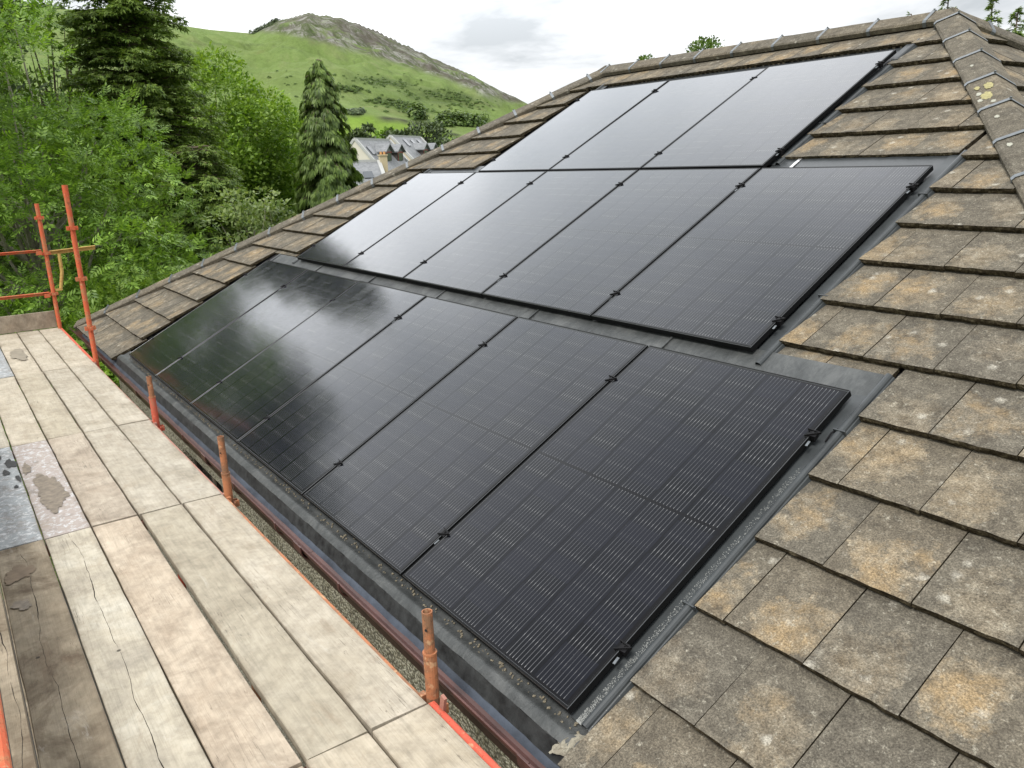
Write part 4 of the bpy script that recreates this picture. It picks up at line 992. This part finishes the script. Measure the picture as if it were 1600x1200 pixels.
def conifer(name, lab, cat, az, dist, ztop, rfun, nbr, per, size, T, lm, seed, droop=.3, zb=GZ, group=None, hang=.0, trunk=.16, up0=.25, zlow=.3):
    r = np.random.default_rng(seed); base = azd(az, dist, zb); t = thing(name, lab, cat, base, group); H = ztop - zb
    hs = zlow + (H - zlow - .1) * r.random(nbr) ** .85; an = r.uniform(0, 6.283, nbr)
    L = np.array([rfun((h + zb)) for h in hs]) * r.uniform(.72, 1.12, nbr)
    P = []; D_ = []; S_ = []; b = MB()
    for h, a, l in zip(hs, an, L):
        dx, dy = math.cos(a), math.sin(a); n_ = max(6, int(per * (.35 + l)))
        s = r.random(n_) ** .65
        zz_ = h + up0 * l * s - droop * l * s ** 2
        wd = r.normal(size=n_) * .13 * l * (1.1 - .6 * s)
        P.append(np.stack([dx * l * s - dy * wd, dy * l * s + dx * wd, zz_ - abs(wd) * .25 + r.normal(size=n_) * .03], 1))
        dd = np.stack([np.full(n_, dx), np.full(n_, dy), up0 - 2 * droop * s], 1) + r.normal(size=(n_, 3)) * .35 + np.stack([-dy * np.sign(wd), dx * np.sign(wd), 0 * wd], 1) * .5
        dd[:, 2] -= hang; D_.append(dd); S_.append(size * r.uniform(.6, 1.3, n_) * (.6 + .4 * min(1, l / 1.2)))
        b.tube([(0, 0, h), (dx * l * .5, dy * l * .5, h + up0 * l * .5 - droop * l * .25), (dx * l * .95, dy * l * .95, h + up0 * l * .95 - droop * l * .9)], [.03, .018, .006], 4, False)
    P, D_, S_ = np.concatenate(P), np.concatenate(D_), np.concatenate(S_)
    if hang > 1: Nn = unit(P * np.array([1, 1, 0]) + 1e-3) + r.normal(size=P.shape) * .35
    else: Nn = np.array([0, 0, 1.]) + r.normal(size=P.shape) * .35
    link(mkquads('crown', place_leaves(P, D_, Nn, S_, T), lm), 'crown', t, Matrix.Translation(base))
    link(b.mesh('branches', M_bark), 'branches', t, Matrix.Translation(base))
    b = MB(); b.tube([(0, 0, 0), (0, 0, H * .5), (0, 0, H - .1)], [trunk, trunk * .6, .02], 8, False); link(b.mesh('trunk', M_bark), 'trunk', t, Matrix.Translation(base))
    return t
G1 = 'garden trees beyond the scaffold'
# weeping conifer beside the distant houses
def rw(z): return float(np.interp(z, [-5, -1, 1.2, 2.6, 3.8, 4.5, 4.95], [1.9, 1.55, 1.12, .82, .62, .42, .12]))
conifer('weeping_conifer', 'narrow weeping conifer with drooping olive sprays, beside the distant houses', 'tree', 156.55, 26., 4.95, rw, 520, 46, .30, T_HANG, L_weep, 21, .55, group=G1, hang=2.2, up0=.15)
# dark spruce, tall
def rs(z): return float(np.interp(z, [-5, -1, 1.5, 4.5, 8, 11], [3.0, 2.6, 2.2, 1.35, .8, .1]))
conifer('spruce_tree', 'tall dark spruce whose top leaves the picture, behind the ash', 'tree', 167.9, 22., 9.0, rs, 900, 66, .15, T_SPRAY, L_spruce, 22, .34, group=G1, hang=.15, up0=.34)
def rs2(z): return float(np.interp(z, [-5, -1, 0.5, 3], [2.4, 2.0, 1.5, .2]))
conifer('spruce_tree', 'lower dark spruce in front of the round leafy tree', 'tree', 165.0, 20., 2.4, rs2, 520, 62, .14, T_SPRAY, L_spruce, 23, .34, group=G1, hang=.15, up0=.32)
broad_tree('leafy_tree', 'round bright green leafy tree between spruce and weeping conifer', 'tree', 163.0, 29., 1.15, 2.75, 3.5, 60000, .14, T_LEAF, L_bright, M_bark, 31, 80, G1, clr=.42)
broad_tree('leafy_tree', 'shadowy leafy tree filling the gap behind the weeping conifer', 'tree', 159.6, 33., -1.2, 2.4, 3.4, 20000, .18, T_LEAF, L_ash, M_bark, 32, 120, G1)
broad_tree('ash_tree', 'large ash tree with feathery leaves at the left edge', 'tree', 174.2, 16.5, .1, 2.35, 4.1, 12500, .23, T_COMP, L_ash, M_barkpale, 33, 95, G1, clr=.42)
broad_tree('ash_tree', 'lower ash tree with fresh leaves, behind the tall orange pole', 'tree', 169.6, 14.6, -2.5, 1.7, 2.9, 7500, .20, T_COMP, L_bright, M_barkpale, 34, 60, G1, clr=.38)
broad_tree('tall_tree', 'tall dark leafy tree at the top left corner', 'tree', 180.0, 21., 4.2, 2.2, 5.6, 26000, .15, T_LEAF, L_dark, M_bark, 35, 150, G1, clr=.33)
broad_tree('tall_tree', 'slender leafy tree with thin twigs against the hillside, top left', 'tree', 172.8, 25., 2.2, 1.7, 4.6, 6500, .15, T_LEAF, L_dark, M_bark, 36, 90, G1, clr=.30)
broad_tree('tall_tree', 'tall dark tree reflected in the lowest panels', 'tree', 184.5, 20.5, 4.0, 2.6, 6.0, 20000, .17, T_LEAF, L_dark, M_bark, 37, 150, G1)
broad_tree('background_tree', 'dark leafy tree in the shade behind the spruce', 'tree', 171.5, 33., -1.2, 4.2, 4.2, 26000, .22, T_LEAF, L_dark, M_bark, 38, 170, G1)
broad_tree('background_tree', 'mid green tree behind the ash at the left edge', 'tree', 177.5, 30., -.8, 4.2, 4.4, 22000, .22, T_LEAF, L_ash, M_bark, 39, 170, G1)
broad_tree('background_tree', 'dark tree low down behind the lower spruce', 'tree', 163.5, 25., -2.6, 2.6, 3.2, 16000, .18, T_LEAF, L_dark, M_bark, 40, 110, G1)
broad_tree('whitebeam', 'small pale leaved tree rising just behind the hip tiles', 'tree', 161.6, 16.5, .0, .78, 1.35, 4200, .095, T_LEAF, L_white, M_barkpale, 41, 60, G1, clr=.22, trunk=.05, shell=.3)
broad_tree('whitebeam', 'sparse pale leaved sapling left of the small pale tree', 'tree', 165.1, 15.5, -1.3, .75, 1.25, 2600, .09, T_LEAF, L_white, M_barkpale, 42, 50, G1, clr=.2, trunk=.04, shell=.3)
G2 = 'shrubs below the scaffold end'
for i, (a, d_, zc, rx, rz, nl, m_, lab) in enumerate([(176.5, 14.3, -2.6, 1.3, 1.7, 9000, L_bright, 'leafy shrub left of the far corner pole'), (172.8, 13.6, -2.4, 1.1, 1.75, 9000, L_ash, 'leafy shrub between the two orange poles'), (169.2, 13.4, -2.9, 1.0, 1.9, 9000, L_bright, 'bright shrub right beside the roof corner'), (166.2, 14.5, -2.7, 1.1, 1.6, 8000, L_ash, 'leafy shrub behind the lowest hip tiles'), (163.4, 17., -2.4, 1.3, 1.6, 7000, L_dark, 'dark shrub behind the lower hip tiles')]):
    broad_tree('shrub', lab, 'shrub', a, d_, zc, rx, rz, nl, .10, T_LEAF, m_, M_barkpale, 50 + i, 70, G2, trunk=.05, clr=.28)
# trees behind the ridge, right
G3 = 'trees showing above the ridge'
def rc(z): return float(np.interp(z, [-5, 3, 6.5], [2.2, 1.3, .1]))
broad_tree('sapling', 'thin spiky birch top poking above the ridge', 'tree', 134.9, 45., 4.6, .6, 3.6, 1000, .2, T_LEAF, L_dark, M_bark, 61, 24, G3, trunk=.08)
broad_tree('leafy_tree', 'bushy tree top above the ridge, right of the spiky one', 'tree', 131.7, 48., 4.25, 2.6, 3.0, 6500, .22, T_LEAF, L_dark, M_bark, 62, 60, G3)
broad_tree('leafy_tree', 'low bushy tree top above the ridge, beside the spiky one', 'tree', 133.5, 50., 4.5, 2.0, 2.9, 4200, .22, T_LEAF, L_dark, M_bark, 63, 50, G3)
broad_tree('sapling', 'sparse twiggy tree top above the left end of the ridge', 'tree', 140.1, 42., 1.7, 1.2, 2.6, 800, .2, T_LEAF, L_dark, M_bark, 64, 26, G3, trunk=.07)
def rk_(z): return float(np.interp(z, [-5, 3, 7.4], [2.4, 1.3, .08]))
for a, zt, lab in ((116.9, 8.3, 'dark conifer top above the right hip, nearest the apex'), (114.6, 8.0, 'pointed conifer top at the right, above the hip'), (113.3, 7.3, 'low conifer at the right edge above the hip'), (118.8, 7.5, 'faint conifer close to the roof apex')):
    conifer('conifer', lab, 'tree', a, 42., zt, lambda z, zt=zt: float(np.interp(z, [-5, 2, zt], [2.3, 1.5, .1])), 230, 26, .30, T_SPRAY, L_spruce, int(a * 10), .3, group=G3)
# trees behind the far houses
G4 = 'round trees behind the distant houses'
for i, (a, d_, zt, rx, lab) in enumerate([(151.3, 150, 7.6, 4.2, 'round dark tree behind the rear white house'), (149.9, 155, 8.4, 5.0, 'largest round dark tree behind the slate roofs'), (148.6, 150, 6.2, 3.8, 'round tree right of the slate roofs by the hip'), (154.4, 140, 7.2, 2.8, 'round tree between the weeping conifer and the rear house'), (153.6, 145, 6.8, 2.4, 'small round tree by the front house ridge'), (147.4, 140, 4.6, 3.5, 'light green tree half hidden by the hip tiles'), (157.4, 150, 6.6, 3.5, 'round tree half hidden by the weeping conifer'), (152.3, 165, 7.8, 3.2, 'pale round tree at the foot of the field')]):
    broad_tree('round_tree', lab, 'tree', a, d_, (zt + GZ) / 2 + 1, rx, (zt - GZ) / 2 - 1, 5200, .7, T_LEAF, L_far if i not in (5, 7) else L_ash, M_bark, 70 + i, 70, G4, trunk=.3, clr=.45)

# vegetation masses on the hill
def find_d(az, el):
    dd = np.linspace(D0 + 5, DC, 600); e = elev(az, dd); i = np.argmax(e >= el); return dd[i] if e[i] >= el else None
r = np.random.default_rng(5)
def bushes(name, pts, sz, m_, flat=.7):
    ico_v = []; V_ = []
    for (a, d_) in pts:
        s_ = sz * r.uniform(.5, 1.4); c_ = np.array([CAM.x + d_ * math.cos(R(a)), CAM.y + d_ * math.sin(R(a)), float(terr(a, d_))])
        n_ = 34; P = unit(r.normal(size=(n_, 3))); P[:, 2] = np.abs(P[:, 2]); P = P * s_ * r.uniform(.7, 1.1, (n_, 1)) * np.array([1, 1, flat])
        t1 = unit(np.cross(P, r.normal(size=(n_, 3)))); t2 = unit(np.cross(P, t1)); q = s_ * .27
        V_.append((c_ + P)[:, None] + np.stack([t1 * q, t2 * q, -t1 * q, -t2 * q], 1))
    if V_: link(mkquads(name, np.concatenate(V_), m_), name, kind='stuff')
pts = []
for a, e, ra, re, s_ in gp:
    for _ in range(int(95 * s_)):
        aa = a + r.normal() * ra * .55; ee = e + r.normal() * re * .5 + (aa - a) * .12
        d_ = find_d(aa, ee)
        if d_: pts.append((aa, d_))
for _ in range(110):
    aa = r.uniform(144, 160); ee = r.uniform(3.4, 6.2) ; d_ = find_d(aa, ee)
    if d_ and ee < np.interp(aa, [144, 152, 160], [3.6, 6.2, 6.5]): pts.append((aa, d_))
bushes('gorse', pts, .95, L_dark)
pts = []
for _ in range(150):
    aa = r.uniform(145.6, 148.9); ee = r.uniform(2.35, 2.75); d_ = find_d(aa, ee)
    if d_: pts.append((aa, d_))
for _ in range(40):
    aa = r.normal(150.2, .25); ee = r.uniform(2.95, 3.1); d_ = find_d(aa, ee)
    if d_: pts.append((aa, d_))
bushes('far_wood', pts, 1.7, L_dark, 2.2)
pts = []
for _ in range(70):
    aa = r.uniform(154.0, 157.0); ee = np.interp(aa, [154, 157], [3.42, 3.38]) + r.normal() * .02; d_ = find_d(aa, ee)
    if d_: pts.append((aa, d_))
bushes('hedge', pts, 1.6, L_far, .9)
pts = [(r.uniform(158.7, 160.6), DC * r.uniform(.985, 1.0)) for _ in range(60)] + [(r.uniform(171, 174.2), DC * r.uniform(.985, 1.0)) for _ in range(90)]
bushes('skyline_trees', pts, 2.3, L_far, 1.8)

# ------------------------------------------------------------------ distant houses
M_cream = simple('cream_render', (.52, .46, .35), .9, 0, .5, .08); M_white = simple('white_render', (.62, .59, .51), .9, 0, .5, .06)
def slate():
    m_, k, fin = mat('slate_roof'); o = obj_coord(k)
    a = k.noise(o, 1.3, 5, .7); st = k.noise(k.mapping(o, scale=(6, 6, 6)), 1., 2)
    fin(k.mix(1, k.ramp(a, [(.3, (.13, .14, .148)), (.7, (.24, .25, .262))]), k.ramp(st, [(.3, .8), (.7, 1.2)]), 'MULTIPLY'), .55); return m_
M_slate = slate(); M_trim = simple('pale_roof_edge', (.42, .43, .42), .6); M_dred = simple('dull_red_paint', (.22, .05, .04), .6)
M_chim = simple('buff_chimney', (.50, .42, .28), .9); M_pots = simple('terracotta_pot', (.5, .27, .11), .8); M_glassf = simple('far_glass', (.05, .06, .07), .15); M_bronze = simple('dark_cladding', (.06, .05, .045), .7)
def gable_house(lab, az, d_, zr_, ze, half, length, heading, wallm, chimney=False, dormers=(), skylights=(), name='distant_house'):
    """gable end faces the camera side; ridge runs along 'heading' away"""
    base = azd(az, d_, GZ); t = thing(name, lab, 'house', base, 'distant houses below the hill')
    Mx = Matrix.Translation(base) @ Matrix.Rotation(R(heading), 4, 'Z')   # local x along ridge away, y to the left
    Z = lambda z: z - GZ
    b = MB(); e = Z(ze); rg_ = Z(zr_)
    for x in (0, length): b.add([(x, -half, 0), (x, half, 0), (x, half, e), (x, 0, rg_), (x, -half, e)], [(0, 1, 2, 3, 4) if x else (4, 3, 2, 1, 0)])
    b.add([(0, -half, 0), (length, -half, 0), (length, -half, e), (0, -half, e)], [(0, 1, 2, 3)]); b.add([(0, half, 0), (length, half, 0), (length, half, e), (0, half, e)], [(3, 2, 1, 0)])
    link(b.mesh('wall', wallm), 'wall', t, Mx)
    b = MB()
    for sg in (-1, 1):
        n_ = Vector((0, sg * (rg_ - e), half)).normalized() * .12
        q_ = [Vector((.25, 0, rg_ + .02)), Vector((length - .25, 0, rg_ + .02)), Vector((length - .25, sg * (half + .25), e - .25 * (rg_ - e) / half)), Vector((.25, sg * (half + .25), e - .25 * (rg_ - e) / half))]
        b.add(q_ + [p + n_ for p in q_], [(0, 1, 2, 3), (7, 6, 5, 4), (0, 4, 5, 1), (1, 5, 6, 2), (2, 6, 7, 3), (3, 7, 4, 0)])
    rf = link(b.mesh('roof', M_slate), 'roof', t, Mx)
    b = MB()
    for x in (-.08, length - .25):
        for sg in (-1, 1):
            n_ = Vector((0, sg * (rg_ - e), half)).normalized() * .26
            q_ = [Vector((x, 0, rg_ + .02)), Vector((x + .33, 0, rg_ + .02)), Vector((x + .33, sg * (half + .27), e - .27 * (rg_ - e) / half)), Vector((x, sg * (half + .27), e - .27 * (rg_ - e) / half))]
            b.add(q_ + [p + n_ for p in q_], [(0, 1, 2, 3), (7, 6, 5, 4), (0, 4, 5, 1), (1, 5, 6, 2), (2, 6, 7, 3), (3, 7, 4, 0)])
    b.box((.0, -.1, rg_ + .05), (length, .1, rg_ + .3))
    link(b.mesh('roof_edge', M_trim), 'roof_edge', t, Mx)
    sl = (rg_ - e) / half
    for (x, f) in dormers:     # x along the ridge, f fraction down the slope; on the -y side
        y = -half * f; z = rg_ - sl * half * f; w2 = .8; hz = 1.05; back = 2.0
        b = MB(); y1 = y - .1; y2 = y1 + back; b.box((x - w2, y1, z - .2), (x + w2, y2, z + hz)); dm = link(b.mesh('dormer', M_bronze), 'dormer', t, Mx)
        b = MB()
        for sg in (-1, 1):
            q_ = [Vector((x, y1 - .3, z + hz + .7)), Vector((x, y2 + 1.1, z + hz + .7)), Vector((x + sg * (w2 + .25), y2 + 1.1, z + hz - .1)), Vector((x + sg * (w2 + .25), y1 - .3, z + hz - .1))]
            b.add(q_ + [p + Vector((0, 0, .12)) for p in q_], [(0, 1, 2, 3), (7, 6, 5, 4), (0, 4, 5, 1), (1, 5, 6, 2), (2, 6, 7, 3), (3, 7, 4, 0)])
        b.add([(x - w2, y1 - .02, z + hz), (x + w2, y1 - .02, z + hz), (x, y1 - .02, z + hz + .65)], [(0, 1, 2)])
        link(b.mesh('dormer_roof', M_slate), 'dormer_roof', dm, Mx)
        b = MB(); b.box((x - .5, y1 - .06, z + .1), (x + .5, y1 - .01, z + hz - .15)); link(b.mesh('window', M_glassf), 'window', dm, Mx)
        b = MB(); b.box((x - w2 - .02, y1 - .05, z + hz - .16), (x + w2 + .02, y1 - .005, z + hz)); b.box((x - .62, y1 - .05, z - .1), (x - .5, y1 - .005, z + hz - .16)); link(b.mesh('trim', M_dred), 'trim', dm, Mx)
    for (x, f) in skylights:
        y = -half * f; z = rg_ - sl * half * f; n_ = Vector((0, -(rg_ - e), half)).normalized(); s_ = Vector((0, -half, -(rg_ - e))).normalized()
        b = MB(); c_ = Vector((x, y, z)) + n_ * .13; q_ = [c_ + Vector((a, 0, 0)) + s_ * b_ for a, b_ in ((-.4, -.55), (.4, -.55), (.4, .55), (-.4, .55))]
        b.add(q_ + [p + n_ * .1 for p in q_], [(3, 2, 1, 0), (4, 5, 6, 7), (0, 1, 5, 4), (1, 2, 6, 5), (2, 3, 7, 6), (3, 0, 4, 7)]); link(b.mesh('skylight', M_glassf), 'skylight', t, Mx)
    if chimney:
        b = MB(); cx, cy = chimney; b.box((cx - .32, cy - .45, e - .5), (cx + .32, cy + .45, rg_ + .6)); b.box((cx - .38, cy - .52, rg_ + .6), (cx + .38, cy + .52, rg_ + .7)); ch = link(b.mesh('chimney', M_chim), 'chimney', t, Mx)
        for s_ in (-.15, .15):
            b = MB(); b.tube([(cx + s_, cy, rg_ + .7), (cx + s_, cy, rg_ + .95)], [.12, .10], 8); link(b.mesh('chimney_pot', M_pots), 'chimney_pot', ch, Mx)
    return t
gable_house('front white gabled house with two slate dormers, left of the hip tiles', 154.6, 88., 4.35, -.9, 4.6, 8.4, 127., M_white, dormers=((3.6, .42), (6.6, .42)), skylights=((1.4, .22),))
gable_house('rear white gabled house with rooflights, standing furthest right', 152.2, 104., 5.1, .2, 4.8, 9.4, 127., M_cream, dormers=((4.8, .52), (7.8, .52)), skylights=((3.0, .16), (5.2, .16), (7.4, .16)))
gable_house('low cream cottage with slate roof and buff chimney, in front', 156.55, 74., 2.0, .15, 3.4, 4.6, 72., M_cream, chimney=(4.9, -.1), skylights=((1.6, .62), (3.2, .62)))
print('objects', len(bpy.data.objects), 'tris', sum(len(o.data.loops) - 2 * len(o.data.polygons) for o in bpy.data.objects if o.type == 'MESH'))
